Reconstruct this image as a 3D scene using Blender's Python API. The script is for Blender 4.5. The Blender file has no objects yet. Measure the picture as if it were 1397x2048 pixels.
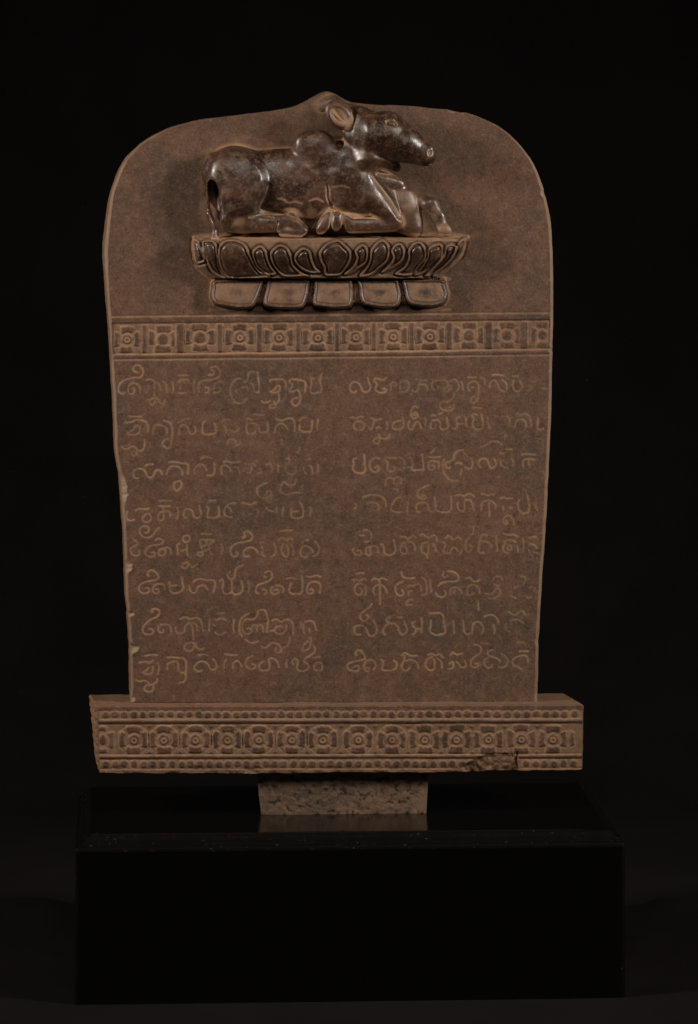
import bpy, math, random
import numpy as np
from mathutils import Vector

# ---------------------------------------------------------------- camera, light, exposure
S = 0.0005            # one photograph pixel at the slab's front plane, in metres
F = 8000.0            # camera distance in those pixels (4 m)
HX, HY = 698.5, 200.0 # where the camera's level axis meets the picture
YAW = math.radians(3.2)
CAMH = 1749.0         # camera height above the cloth, in pixels

scene = bpy.context.scene
cam_data = bpy.data.cameras.new("camera")
cam = bpy.data.objects.new("camera", cam_data)
scene.collection.objects.link(cam)
cam.location = (0, -F * S, CAMH * S)
cam.rotation_euler = (math.radians(90), 0, 0)
cam_data.sensor_fit = 'AUTO'
cam_data.sensor_width = 36
cam_data.lens = F / 2048 * 36
cam_data.shift_y = -(1024 - HY) / 2048
cam_data.clip_start = 0.1
cam_data.clip_end = 50
scene.camera = cam

world = bpy.data.worlds.new("World")
scene.world = world
world.use_nodes = True
world.node_tree.nodes["Background"].inputs[0].default_value = (0.9, 0.8, 0.75, 1)
world.node_tree.nodes["Background"].inputs[1].default_value = 0.003

def area(name, loc, target, size, size_y, power, color):
    d = bpy.data.lights.new(name, 'AREA')
    d.shape = 'RECTANGLE'; d.size = size; d.size_y = size_y
    d.energy = power; d.color = color
    o = bpy.data.objects.new(name, d)
    scene.collection.objects.link(o)
    o.location = loc
    o.rotation_euler = (Vector(target) - Vector(loc)).to_track_quat('-Z', 'Y').to_euler()
    return o

area("softbox_left", (-1.9, -0.95, 1.36), (0, 0, 0.58), 0.36, 0.5, 7.7, (1.0, 0.91, 0.80)).data.spread = math.radians(75)
area("softbox_right", (1.9, -0.95, 1.40), (0, 0, 0.58), 0.36, 0.5, 7.9, (1.0, 0.91, 0.80)).data.spread = math.radians(75)
area("softbox_top", (0.1, -2.1, 1.9), (0, 0, 0.5), 0.5, 0.4, 1.3, (1.0, 0.91, 0.80)).data.spread = math.radians(70)

scene.view_settings.view_transform = 'Standard'
scene.view_settings.look = 'None'
scene.view_settings.exposure = 0.0
scene.view_settings.gamma = 1.0
scene.view_settings.use_curve_mapping = False

rng = np.random.default_rng(7)
COL = scene.collection

# ---------------------------------------------------------------- measuring the place
CT, ST = math.cos(YAW), math.sin(YAW)
def local(sx, sy, v):
    """Point of the yawed objects seen at picture position (sx, sy) when it lies
    v pixels behind the slab's front plane; returns local metres, z from the cloth."""
    a = (np.asarray(sx, float) - HX) / F
    u = (a * F + v * (a * CT + ST)) / (CT - a * ST)
    Y = u * ST + v * CT
    z = CAMH - (np.asarray(sy, float) - HY) / F * (F + Y)
    return np.stack(np.broadcast_arrays(u * S, v * S + 0 * u, z * S), -1)

# ---------------------------------------------------------------- materials
def nodes_of(name):
    m = bpy.data.materials.new(name); m.use_nodes = True
    nt = m.node_tree
    return m, nt, nt.nodes["Principled BSDF"]

def N(nt, kind, **kw):
    n = nt.nodes.new(kind)
    for k, v in kw.items():
        if k == 'ins':
            for i, x in v.items():
                n.inputs[i].default_value = x
        else:
            setattr(n, k, v)
    return n

def noise(nt, co, scale, detail=6, rough=0.6, dist=0.0):
    n = N(nt, 'ShaderNodeTexNoise', ins={'Scale': scale, 'Detail': detail, 'Roughness': rough, 'Distortion': dist})
    nt.links.new(co, n.inputs['Vector'])
    return n.outputs['Fac']

def ramp(nt, src, lo, hi, a=0.0, b=1.0):
    n = N(nt, 'ShaderNodeMapRange', ins={1: lo, 2: hi, 3: a, 4: b})
    n.interpolation_type = 'SMOOTHSTEP'
    nt.links.new(src, n.inputs[0])
    return n.outputs[0]

def mixc(nt, fac, a, b, mode='MIX'):
    n = N(nt, 'ShaderNodeMix', data_type='RGBA', blend_type=mode)
    for sock, val in ((n.inputs[0], fac), (n.inputs[6], a), (n.inputs[7], b)):
        if isinstance(val, (int, float)): sock.default_value = val
        elif isinstance(val, tuple): sock.default_value = val + (1,)
        else: nt.links.new(val, sock)
    return n.outputs[2]

def mth(nt, op, a, b=0.0, c=None):
    n = N(nt, 'ShaderNodeMath', operation=op)
    for i, val in enumerate((a, b) if c is None else (a, b, c)):
        if isinstance(val, (int, float)): n.inputs[i].default_value = val
        else: nt.links.new(val, n.inputs[i])
    return n.outputs[0]

def stone_material():
    m, nt, p = nodes_of("carved_brown_stone")
    co = N(nt, 'ShaderNodeTexCoord').outputs['Object']
    dust = N(nt, 'ShaderNodeAttribute', attribute_name='dust').outputs['Fac']
    pol = N(nt, 'ShaderNodeAttribute', attribute_name='polish').outputs['Fac']
    pale = N(nt, 'ShaderNodeAttribute', attribute_name='pale').outputs['Fac']
    n1 = noise(nt, co, 9, 7, .68, .4)
    n2 = noise(nt, co, 26, 6, .7, .3)
    n3 = noise(nt, co, 110, 5, .75)
    n4 = noise(nt, co, 420, 3, .8)
    n5 = noise(nt, co, 15, 8, .7, .6)
    base = mixc(nt, ramp(nt, n1, .40, .62), (.086, .052, .0365), (.118, .062, .041))
    base = mixc(nt, ramp(nt, n2, .45, .72, 0, .55), base, (.150, .080, .052))
    base = mixc(nt, ramp(nt, n5, .52, .70, 0, .5), base, (.066, .049, .038))
    base = mixc(nt, ramp(nt, n3, .50, .64, 0, .6), base, (.165, .098, .064))
    base = mixc(nt, ramp(nt, n3, .48, .33, 0, .6), base, (.040, .025, .018))
    base = mixc(nt, ramp(nt, n4, .53, .66, 0, .5), base, (.20, .122, .080))
    base = mixc(nt, ramp(nt, n4, .47, .36, 0, .55), base, (.048, .029, .021))
    n6 = noise(nt, co, 650, 2, .5)
    base = mixc(nt, ramp(nt, n6, .745, .775, 0, .8), base, (.36, .28, .22))
    base = mixc(nt, ramp(nt, n6, .30, .26, 0, .7), base, (.03, .02, .015))
    # rubbed dark stone of the figure
    pb = mixc(nt, ramp(nt, n2, .40, .65), (.022, .0105, .007), (.074, .034, .021))
    pb = mixc(nt, ramp(nt, n3, .50, .62, 0, .65), pb, (.125, .068, .043))
    pb = mixc(nt, ramp(nt, n4, .55, .65, 0, .65), pb, (.17, .10, .064))
    base = mixc(nt, pol, base, pb)
    # ochre dust lodged in hollows
    dn = mth(nt, 'MULTIPLY', dust, ramp(nt, mth(nt, 'ADD', mth(nt, 'MULTIPLY', n2, .5), mth(nt, 'MULTIPLY', n3, .5)), .30, .56, .45, 1.0))
    base = mixc(nt, dn, base, (.345, .200, .115))
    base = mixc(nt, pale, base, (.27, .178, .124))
    nt.links.new(base, p.inputs['Base Color'])
    r = mth(nt, 'ADD', ramp(nt, n2, .3, .7, .50, .62), mth(nt, 'MULTIPLY', dust, .25))
    r2 = ramp(nt, n3, .35, .7, .29, .48)
    r2 = mth(nt, 'ADD', r2, mth(nt, 'MULTIPLY', dn, .45))
    mx = N(nt, 'ShaderNodeMix', data_type='FLOAT')
    nt.links.new(pol, mx.inputs[0]); nt.links.new(r, mx.inputs[2]); nt.links.new(r2, mx.inputs[3])
    nt.links.new(mx.outputs[0], p.inputs['Roughness'])
    sp = mth(nt, 'ADD', mth(nt, 'MULTIPLY', pol, .45), .22)
    nt.links.new(sp, p.inputs['Specular IOR Level'])
    hgt = mth(nt, 'ADD', mth(nt, 'MULTIPLY', n3, .6), mth(nt, 'MULTIPLY', n4, .55))
    b = N(nt, 'ShaderNodeBump', ins={'Strength': .5, 'Distance': .0011})
    nt.links.new(mth(nt, 'SUBTRACT', .55, mth(nt, 'MULTIPLY', pol, .36)), b.inputs['Strength'])
    nt.links.new(hgt, b.inputs['Height'])
    nt.links.new(b.outputs[0], p.inputs['Normal'])
    return m

def rough_stone_material():
    m, nt, p = nodes_of("rough_brown_stone")
    co = N(nt, 'ShaderNodeTexCoord').outputs['Object']
    n1 = noise(nt, co, 130, 6, .75)
    n2 = noise(nt, co, 330, 5, .8)
    n3 = noise(nt, co, 20, 6, .6)
    base = mixc(nt, ramp(nt, n3, .35, .65), (.085, .050, .031), (.155, .092, .055))
    base = mixc(nt, ramp(nt, n1, .48, .38, 0, .9), base, (.026, .017, .012))
    base = mixc(nt, ramp(nt, n2, .52, .68, 0, .6), base, (.25, .155, .095))
    nt.links.new(base, p.inputs['Base Color'])
    p.inputs['Roughness'].default_value = .85
    b = N(nt, 'ShaderNodeBump', ins={'Strength': .9, 'Distance': .002})
    nt.links.new(mth(nt, 'ADD', n1, n2), b.inputs['Height'])
    nt.links.new(b.outputs[0], p.inputs['Normal'])
    return m

def lacquer_material():
    m, nt, p = nodes_of("black_lacquered_wood")
    co = N(nt, 'ShaderNodeTexCoord').outputs['Object']
    wear = N(nt, 'ShaderNodeAttribute', attribute_name='wear').outputs['Fac']
    n1 = noise(nt, co, 260, 4, .8)
    n2 = noise(nt, co, 35, 4, .6)
    n3 = noise(nt, co, 700, 2, .5)
    mask = mth(nt, 'MULTIPLY', wear, ramp(nt, n1, .635, .68))
    mask = mth(nt, 'MULTIPLY', mask, ramp(nt, n2, .38, .6, .1, 1.0))
    speck = ramp(nt, n3, .745, .78, 0, .5)
    base = mixc(nt, mask, (.0022, .0020, .0020), (.16, .12, .09))
    base = mixc(nt, speck, base, (.06, .05, .045))
    nt.links.new(base, p.inputs['Base Color'])
    nt.links.new(mth(nt, 'ADD', ramp(nt, n2, .3, .7, .10, .16), mth(nt, 'MULTIPLY', wear, .45)), p.inputs['Roughness'])
    nt.links.new(mth(nt, 'SUBTRACT', .5, mth(nt, 'MULTIPLY', wear, .49)), p.inputs['Specular IOR Level'])
    return m

def cloth_material():
    m, nt, p = nodes_of("black_velvet_cloth")
    co = N(nt, 'ShaderNodeTexCoord').outputs['Object']
    n1 = noise(nt, co, 6, 5, .6, .3)
    n2 = noise(nt, co, 900, 3, .7)
    n3 = noise(nt, co, 330, 2, .5)
    base = mixc(nt, ramp(nt, n1, .3, .7), (.0042, .0031, .0034), (.0064, .0049, .0053))
    base = mixc(nt, ramp(nt, n2, .45, .75, 0, .5), base, (.012, .0098, .0103))
    base = mixc(nt, ramp(nt, n3, .74, .80, 0, .5), base, (.07, .06, .055))
    nt.links.new(base, p.inputs['Base Color'])
    p.inputs['Roughness'].default_value = .95
    p.inputs['Specular IOR Level'].default_value = .1
    b = N(nt, 'ShaderNodeBump', ins={'Strength': .4, 'Distance': .0006})
    nt.links.new(n2, b.inputs['Height'])
    nt.links.new(b.outputs[0], p.inputs['Normal'])
    return m

STONE = stone_material(); ROUGH = rough_stone_material()
LACQUER = lacquer_material(); CLOTH = cloth_material()

# ---------------------------------------------------------------- mesh helpers
def empty(name, loc, rz, label, category):
    o = bpy.data.objects.new(name, None); COL.objects.link(o)
    o.location = loc; o.rotation_euler = (0, 0, rz)
    o.empty_display_size = .05
    o['label'] = label; o['category'] = category
    return o

def face_normals_to_verts(co, quads):
    a, b, c, d = (co[quads[:, i]] for i in range(4))
    n = np.cross(c - a, d - b)
    vn = np.zeros_like(co)
    for i in range(4):
        for k in range(3):
            vn[:, k] += np.bincount(quads[:, i], weights=n[:, k], minlength=len(co))
    return vn / np.maximum(np.linalg.norm(vn, axis=1, keepdims=True), 1e-12)

def link_mesh(name, co, faces, mat, parent, attrs=None, normals=None, smooth=True):
    """faces: (n,4) or (n,3) array; one mesh object, vertices not in use dropped."""
    faces = np.asarray(faces)
    used, inv = np.unique(faces.ravel(), return_inverse=True)
    co = np.asarray(co)[used]; f = inv.reshape(faces.shape)
    me = bpy.data.meshes.new(name)
    me.vertices.add(len(co)); me.vertices.foreach_set("co", co.astype(np.float32).ravel())
    k = f.shape[1]
    me.loops.add(f.size); me.loops.foreach_set("vertex_index", f.astype(np.int32).ravel())
    me.polygons.add(len(f))
    me.polygons.foreach_set("loop_start", (np.arange(len(f)) * k).astype(np.int32))
    me.polygons.foreach_set("use_smooth", np.full(len(f), smooth))
    me.update(calc_edges=True)
    for an, av in (attrs or {}).items():
        at = me.attributes.new(an, 'FLOAT', 'POINT')
        at.data.foreach_set("value", np.asarray(av)[used].astype(np.float32))
    if normals is not None:
        me.normals_split_custom_set_from_vertices(np.asarray(normals)[used].astype(np.float32))
    me.materials.append(mat)
    o = bpy.data.objects.new(name, me); COL.objects.link(o)
    if parent is not None: o.parent = parent
    return o

def grid_quads(ny, nx):
    i = np.arange(ny - 1)[:, None] * nx + np.arange(nx - 1)[None]
    i = i.ravel()
    return np.stack([i, i + nx, i + nx + 1, i + 1], 1)

def spline(pts, step=1.0, closed=False):
    """Catmull-Rom through pts, resampled about every `step`."""
    p = np.asarray(pts, float)
    if len(p) < 3 and not closed:
        n = max(2, int(np.hypot(*(p[-1] - p[0])) / step) + 1)
        t = np.linspace(0, 1, n)[:, None]
        return p[0] * (1 - t) + p[-1] * t
    if closed: q = np.vstack([p[-1], p, p[0], p[1]])
    else: q = np.vstack([2 * p[0] - p[1], p, 2 * p[-1] - p[-2]])
    out = []
    for i in range(1, len(q) - 2):
        p0, p1, p2, p3 = q[i - 1:i + 3]
        n = max(2, int(np.hypot(*(p2 - p1)) / step) + 1)
        t = np.linspace(0, 1, n, endpoint=False)[:, None]
        out.append(.5 * ((2 * p1) + (-p0 + p2) * t + (2 * p0 - 5 * p1 + 4 * p2 - p3) * t ** 2 + (-p0 + 3 * p1 - 3 * p2 + p3) * t ** 3))
    if not closed: out.append(p[-1:])
    return np.vstack(out)

def value_noise(x, y, cell, seed, octaves=3):
    out = 0.0; amp = 1.0; tot = 0.0
    for o in range(octaves):
        r = np.random.default_rng(seed + o).random((64, 64)) * 2 - 1
        gx, gy = x / cell, y / cell
        ix, iy = np.floor(gx).astype(int), np.floor(gy).astype(int)
        fx, fy = gx - ix, gy - iy
        fx = fx * fx * (3 - 2 * fx); fy = fy * fy * (3 - 2 * fy)
        g = lambda a, b: r[a % 64, b % 64]
        v = (g(iy, ix) * (1 - fx) + g(iy, ix + 1) * fx) * (1 - fy) + (g(iy + 1, ix) * (1 - fx) + g(iy + 1, ix + 1) * fx) * fy
        out = out + amp * v; tot += amp; amp *= .5; cell = cell / 2
    return out / tot

def smooth(a, b, x):
    t = np.clip((x - a) / (b - a), 0, 1)
    return t * t * (3 - 2 * t)

def blur(a, s):
    r = int(3 * s); k = np.exp(-.5 * (np.arange(-r, r + 1) / s) ** 2); k /= k.sum()
    p = np.pad(a, ((r, r), (0, 0)), mode='edge'); o = np.zeros_like(a)
    for i, w in enumerate(k): o += w * p[i:i + a.shape[0]]
    p = np.pad(o, ((0, 0), (r, r)), mode='edge'); q = np.zeros_like(a)
    for i, w in enumerate(k): q += w * p[:, i:i + a.shape[1]]
    return q
# ---------------------------------------------------------------- the inscription
# (origin x, origin y) of a traced patch, then one string per letter: strokes
# split by "|", optional "depth:" in front, points in 1/6.35 of a pixel.
INSCRIPTION = [
((225,725), [
 "1:318 118 280 108 262 75 282 38 325 28 370 55 392 105 378 160 345 186 280 186 190 208 120 240 82 290 76 345 100 382 135 388 158 378",
 ".9:352 372 350 320 328 278 285 258 240 258 208 295 200 345 212 384 240 394 272 380 282 340 262 322",
 ".6:425 218 480 208 525 228 543 268|.35:535 270 532 360 530 430|.45:460 290 450 340 435 375 415 378 405 350|.4:575 250 600 290 620 350",
 ".6:470 470 520 448 570 455 600 495 630 520 660 500 672 465|.6:480 520 505 535 530 515 545 480",
 ".4:640 230 675 265 690 320 695 380", ".6:760 250 775 310 770 368",
 ".5:840 155 960 160|.7:838 242 880 215 930 212 970 220|.6:862 295 858 335|.8:845 380 890 386 930 378",
 ".6:1045 230 1035 300 1042 375",
 ".6:1228 155 1240 145 1262 155 1290 140 1290 110 1262 90|.5:1250 60 1310 50 1360 85 1375 130 1350 180 1300 205 1210 220 1140 230 1100 265 1092 320 1105 370",
 ".5:1180 310 1215 315 1225 345 1210 375 1180 378",
]),
((440,725), [
 ".4:-75 330 -60 270 -20 240 20 235|.4:-75 375 -40 385 0 360 20 330 0 315",
 ".5:272 203 215 205 165 250 138 310 132 370 150 430 190 495 240 515 300 500 340 450",
 ".35:230 335 205 360 220 385|.4:280 320 310 300 345 310 360 350|.4:400 260 425 300 440 350",
 ".6:305 238 340 225 360 180 365 130 400 112 440 115|.7:478 120 488 180 495 250 500 320 485 378 455 370",
 ".8:640 240 645 215 700 212 760 208 810 215 838 260 840 345|.8:640 360 690 345 720 300 750 285 768 315 750 360 710 378 670 375 640 360",
 ".6:535 490 570 505 610 500 640 480|.8:750 400 755 450 735 500 700 525 690 490|.6:705 530 700 565 665 575 635 560 640 540 665 530",
 ".8:985 205 950 210 905 208 885 240 920 270 915 310 885 345 890 365 940 360 975 345 1000 355 1015 385|.9:1000 215 1050 225 1085 250 1090 300 1082 370",
 ".7:1018 400 1025 450 1015 500 990 530 960 545 925 520 915 480 945 450 990 445",
 ".7:1200 205 1160 190 1165 260 1155 320 1155 375 1200 385 1245 375 1285 370 1295 310 1275 240 1280 170 1300 135",
]),
((680,725), [
 ".8:205 352 195 372 155 368 130 330 135 275 170 245 215 245 250 270 270 310 290 355 330 372 375 350 392 305 370 245 355 190",
 ".8:590 190 560 218 530 215 500 205 455 200 440 235 470 270 455 310 465 355 510 378 560 375 590 350 575 325 550 330",
 ".4:640 290 655 260 685 245 715 255 715 285 690 290|.35:650 290 655 340",
 ".45:775 240 768 290 770 340|.4:790 235 840 225 875 260 880 310 860 350 820 370 765 368",
 ".4:925 345 950 368 985 350 1000 300 1020 250 1060 225 1100 220|.35:960 205 1040 215|.4:1020 275 1080 275 1110 305 1115 350",
 ".4:1270 225 1210 225 1175 260 1175 310 1200 345|.4:1240 300 1245 330|.4:1290 225 1350 230 1370 280 1345 325 1320 345 1345 370 1385 350",
]),
((890,725), [
 ".4:0 215 35 235 45 280 20 310|.45:20 300 60 285 80 310 50 350 10 370|.7:80 235 110 210 150 225 175 265 180 310 155 358",
 ".5:115 380 110 430 70 475 20 500|.6:75 545 75 565 50 570|.6:110 530 115 570 80 600 30 605 -25 595 -60 555 -50 510 0 490",
 ".7:210 240 232 290 235 340",
 ".7:300 180 350 185 400 182|.8:318 355 295 320 300 275 340 240 390 235 425 265 432 320 425 380|.6:340 315 360 310|.6:425 400 420 450 400 490 365 510 335 485 345 440 390 420",
 ".6:455 185 495 195 512 235 510 270", 
 ".8:610 152 670 150 740 158|.6:575 310 575 265 610 225 650 230 675 270 690 320 715 350 755 362|.6:735 215 770 245 790 290 785 335",
 ".4:870 168 935 165|.6:872 225 868 280 880 335 910 360 955 355 985 320 980 270 960 235",
 ".35:1050 300 1075 290 1105 305 1100 330 1070 345 1040 345",".2:1230 320 1280 325",
 ".7:350 570 410 566 455 572",
]),
((225,820), [
 ".9:218 75 290 80 370 76|.9:172 158 205 150 245 148 285 128 340 120 400 130 440 165 458 215 450 270",
 ".9:300 188 270 235 230 268 185 295 230 310 290 308 335 285 350 245 340 205 305 190",
 ".8:120 455 150 488 200 485 250 455 290 465 315 500 318 530 305 560|.5:268 520 245 545 260 575 285 578|.7:340 515 385 500 405 460 410 400 408 370",
 ".6:515 300 520 235 545 190 600 185 660 205 695 245 690 290",
 ".6:650 125 690 140 735 160 760 210 765 280 755 360 745 430 720 475 690 480 645 440 640 400 670 370 710 360",
 ".6:855 300 850 240 870 195 910 185 950 210 970 255 990 295 1030 300 1058 260 1045 205|.3:840 150 900 120 980 100",
 ".6:1180 130 1150 170 1145 240 1150 285 1190 305 1250 300 1310 290 1318 230 1300 170|.35:1120 600 1150 580 1200 590 1235 600",
]),
((440,820), [
 ".4:20 150 60 120 110 115 150 130", ".5:215 215 240 225 220 260 180 275 150 260|.3:60 200 85 240 80 280",
 ".5:95 420 110 380 150 362 190 380 205 410|.5:255 405 245 435 210 445",
 ".4:345 110 410 118|.5:350 165 335 210 345 270 365 305|.5:405 295 440 290 455 262|.4:400 165 450 170 490 205 505 260 540 280 590 275|.7:605 150 612 210 608 275",
 ".3:440 55 520 60 570 58",
 ".8:715 105 780 130 830 110 890 100 930 110 950 160 950 265|.7:700 270 715 205 760 170 810 175 845 205 862 235",
 ".5:1080 92 1040 95 1015 130|.8:1015 180 1015 240 1050 265 1100 272 1160 265 1170 190 1172 130",
 ".7:1250 120 1240 190 1240 255",".3:1015 470 1010 510 980 540",".25:790 370 780 420 820 435",
]),
((680,805), [
 ".8:140 192 165 180 215 198 255 175 300 182|.7:215 345 185 325 180 275 215 240 265 235 305 260 310 300 290 340 255 345",
 ".6:395 195 430 205 460 225 490 210 525 202|.5:430 235 425 280 400 330 380 335 370 305|.7:465 320 490 305 525 320",
 ".6:595 240 605 280 598 330",
 ".7:500 410 510 450 500 500 465 515 430 490 445 460 500 440 560 455 615 445 635 400",
 ".5:780 225 720 235 680 270 670 310 700 330 770 335 810 300 812 250|.4:800 180 812 250",
 ".7:975 150 945 160 925 150 960 125 985 135 990 165 960 195 925 190 905 150 910 90 950 45 990 55",
 ".6:885 230 868 270 875 315 910 340 935 310 960 255 990 240 1020 270 1035 330",
 ".3:1085 190 1090 240 1090 290",
 ".6:1170 165 1195 150 1215 165|.7:1265 145 1305 125|.5:1160 260 1150 300 1175 330 1210 320 1225 280|.6:1180 225 1240 215 1280 255 1275 305 1300 335 1350 330 1385 290 1360 200",
]),
((890,805), [
 ".5:25 190 35 250 30 310 5 330","0.5:95 320 130 330 155 305 160 265 145 215 170 185 190 180|.5:160 265 235 262",
 ".5:275 190 270 250 285 305",
 ".6:410 150 370 145 345 165 375 200 355 240 360 300 400 335 460 330 485 290 480 220 470 150|.7:350 60 410 62 460 68",
 ".6:545 190 550 250 570 310",".25:640 165 700 180 760 170|.4:790 175 825 200 830 250 815 295",
 ".5:905 145 960 150 1020 140 1070 160 1090 220 1105 300|.6:895 300 905 240 940 215 1000 215 1030 250 1035 290",
 ".6:1190 200 1180 260 1180 320 1210 342 1255 325",
 ".55:455 558 520 535 590 495 650 485 700 505 730 530|.3:770 400 765 460",
]),
((225,900), [
 "1:325 350 290 350 268 310 275 260 315 235 365 232 410 255 430 295 450 335 485 345 520 320 540 270 575 245 615 260 632 300|.8:428 190 465 178 515 175",
 ".9:720 150 780 145 830 150 880 165 935 165 965 190 965 240 955 295|.8:690 305 705 250 735 210 790 200 850 215 885 255 890 310",
 ".8:868 385 880 430 865 475 820 510 785 475 780 420 820 395 865 385",
 ".5:1120 110 1180 85 1260 92|.6:1045 300 1040 245 1080 195 1130 175 1175 200 1195 245|.7:1205 315 1255 318 1295 290 1300 220 1290 150",
]),
((440,900), [
 ".6:50 150 90 135 150 155 200 150 245 145|.7:30 300 18 250 30 200 80 190 125 220 150 270|.6:190 210 235 225 250 285",
 ".5:370 180 420 165 450 195|.5:400 190 400 250 375 285 345 290|.25:500 240 530 250 520 285 490 290|.25:590 180 640 170 665 220 665 270",
 ".5:742 175 742 225 735 265",
 ".4:845 110 870 90 880 150 840 190 838 250 865 295 920 305 960 280 968 200",
 ".35:1065 210 1075 270 1110 300|.6:1140 195 1170 220 1180 300|.5:1245 180 1248 240 1235 280|.3:1100 130 1150 110",
 ".4:600 410 530 440 480 470 475 530 500 580 550 605 610 595 650 555 635 515 595 520 600 550 570 570",
 ".5:780 440 820 405 870 440 920 445 955 420 970 370|.4:770 480 780 530 850 560 900 555 960 535 1050 540",
]),
((680,880), [
 "1:205 230 170 245 178 300 165 350 185 395 240 415 300 408 325 370 318 300 310 180|.6:300 305 320 310",
 ".7:500 230 450 222 400 255 378 310 395 365 435 402 480 390 500 345 478 325 450 345",
 ".5:715 220 660 222 600 215 575 245 610 280 605 340 620 385 680 390 710 350 690 340|.4:760 215 810 245 825 310 815 370 785 385 760 365",
 ".6:580 575 590 510 620 470 660 480 685 500 685 550|.6:685 495 720 465 765 475 785 510 775 550",
 ".45:890 215 920 250 925 320 925 380|.6:870 340 920 345|.7:940 380 1010 375 1060 370 1062 300 1048 180",
 ".7:1155 160 1215 105|.8:1125 210 1200 215 1275 208|.7:1170 325 1195 320 1205 350 1175 375 1135 360 1130 310 1150 265 1210 265 1255 270 1260 310 1260 355",
 ".6:1330 240 1310 330 1330 420 1385 490",
]),
((890,870), [
 ".7:235 185 180 195 130 235 115 290 80 325 25 345 10 385 40 420 70 405|.9:145 360 180 345 215 362",
 ".5:250 225 285 265|.6:340 290 355 350 345 405 300 425 260 400",
 ".5:15 510 55 555 110 580 170 570|.6:215 435 205 500",
 ".8:460 410 432 370 445 315 500 290 545 320 565 380 590 415 640 390 655 350 628 295",
 ".7:785 178 850 178|.5:710 230 750 232|.5:715 330 710 370 750 405 800 412|.5:855 300 875 340 870 390",
 ".7:980 245 1040 235 1090 240 1150 242|.6:1000 400 990 340 1030 300 1100 300 1150 310|.4:1060 320 1080 400",
]),
((225,985), [
 "1:188 235 180 290 195 335 235 350 275 340",
 ".9:290 222 340 200 400 205 465 200|.7:470 265 425 270 385 315 400 360 450 368 490 340 490 295 470 268",
 ".7:600 98 670 97 745 100|.8:590 165 660 168 725 168|.7:650 180 648 240|.8:735 300 725 240 680 230 620 240 585 285 590 335 620 352 650 325 650 250",
 ".7:825 190 838 240 820 325",
 ".8:945 318 915 305 905 265 930 215 985 205 1020 240 1035 295 1075 320 1120 290 1120 230 1105 165",
 ".7:1225 98 1310 95|.8:1200 175 1220 180 1215 250 1205 305 1260 315 1320 315 1355 275 1350 175",
 ".9:410 500 440 505 465 475 450 430 400 420 355 450 350 510 385 550 450 568 510 540 550 485 595 440",
]),
((440,985), [
 ".6:205 128 130 135 80 175 55 230 70 285 110 308 150 310|.5:100 180 130 200 145 240",
 ".5:280 125 330 130 390 150 455 120|.35:380 265 420 265|.4:440 215 480 215 490 270",
 ".4:590 180 620 220 680 235|.4:725 180 725 265",".5:808 190 798 240 798 290",
 ".6:910 200 908 260 925 310 990 318 1050 305 1060 250 1050 180 1020 120|.6:925 240 1000 230",
 ".4:1140 180 1160 230 1145 290",
]),
((680,960), [
 ".55:295 212 370 190 450 185 530 205 575 250 590 330|.35:200 300 215 330 190 360|.25:350 300 400 280 480 300 500 370",
 ".5:770 212 720 230 680 280 655 340 665 385 720 405 790 400|.4:865 280 860 400",
 ".6:1060 175 1050 205 1085 190 1095 215 1060 235 1010 215 985 170 1010 120 1060 90 1130 60|.3:690 110 735 120 730 160",
 ".5:970 360 975 310 1030 280 1090 285 1125 320 1135 380 1180 395 1215 370 1220 270|.5:980 395 1020 405",
]),
((890,960), [
 ".8:-125 215 -120 300 -110 370 -60 400 0 405 45 400 85 350 85 280 80 205",
 ".7:135 190 200 185 250 195 300 170 345 180 375 205|.7:225 400 180 370 160 310 170 280|.7:225 400 255 350 250 270 290 240 340 265 360 340 375 380",
 ".7:465 175 510 175 555 195 590 175 625 185|.7:465 375 465 300 510 260 560 250 610 270 645 310 650 350|.6:562 260 565 350 568 455",
 ".7:700 225 750 215 790 230 855 225|.4:740 330 745 380|.4:830 345 860 355",
 ".6:800 540 780 500 790 550 760 550 745 500 780 450 830 450 870 490 880 560",
 ".7:945 250 930 310 950 380 990 410 1060 405 1075 340 1065 250 1050 180", ".35:1165 240 1155 320 1180 380",
]),
((225,1050), [
 ".7:275 185 315 210 315 245 270 262 230 300 250 360 295 385 340 370 345 320",
 ".7:550 185 590 165 640 190 635 225 580 245 500 255 440 290 415 340 440 380 500 395 540 370 530 340 505 345",
 ".7:745 370 740 310 710 282 650 290 600 310 590 360 625 390 665 370 675 320 650 300",
 ".7:850 225 820 250 830 310 830 370|.6:880 325 935 305|.7:950 250 950 310 955 380",
 ".7:935 125 895 155 910 200 950 212 980 180 975 135 935 125",
 ".6:895 490 950 470 985 500 1020 530 1075 495|.6:885 525 920 545 955 525 965 490",
 ".7:1130 110 1190 108 1260 112|.6:1120 240 1115 195 1160 180 1200 215 1170 260 1130 270 1150 320 1150 370 1115 390 1090 360 1130 335 1180 325 1240 290|.6:1200 180 1290 185 1250 220 1220 270|.5:1225 300 1260 370",
 ".4:1385 240 1395 300 1385 360",
]),
((440,1050), [
 ".8:290 150 320 145 310 100 350 70 395 100 415 145 385 190 310 210 220 225 160 260 140 310 150 370 185 395 225 380 230 345 205 345",
 ".8:480 345 460 305 410 280 350 290 305 325 305 375 340 398 375 385",
 ".3:520 215 560 215|.5:530 260 545 310 540 370 580 385|.6:690 230 710 300 700 360 660 398",
 ".8:765 70 840 65 915 62|.7:750 185 785 155 820 170 850 195 880 165 925 175",
 ".7:805 235 785 290 790 350 830 395 865 380 870 300 845 245|.5:860 235 910 245 935 300 935 380",
 ".5:1050 225 1080 190 1130 185|.7:1110 360 1110 395 1070 405 1030 370 1025 310 1060 265 1120 265 1165 300 1185 340|.5:1210 200 1250 250 1260 320 1230 370 1190 390",
]),
((680,1045), [
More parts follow.
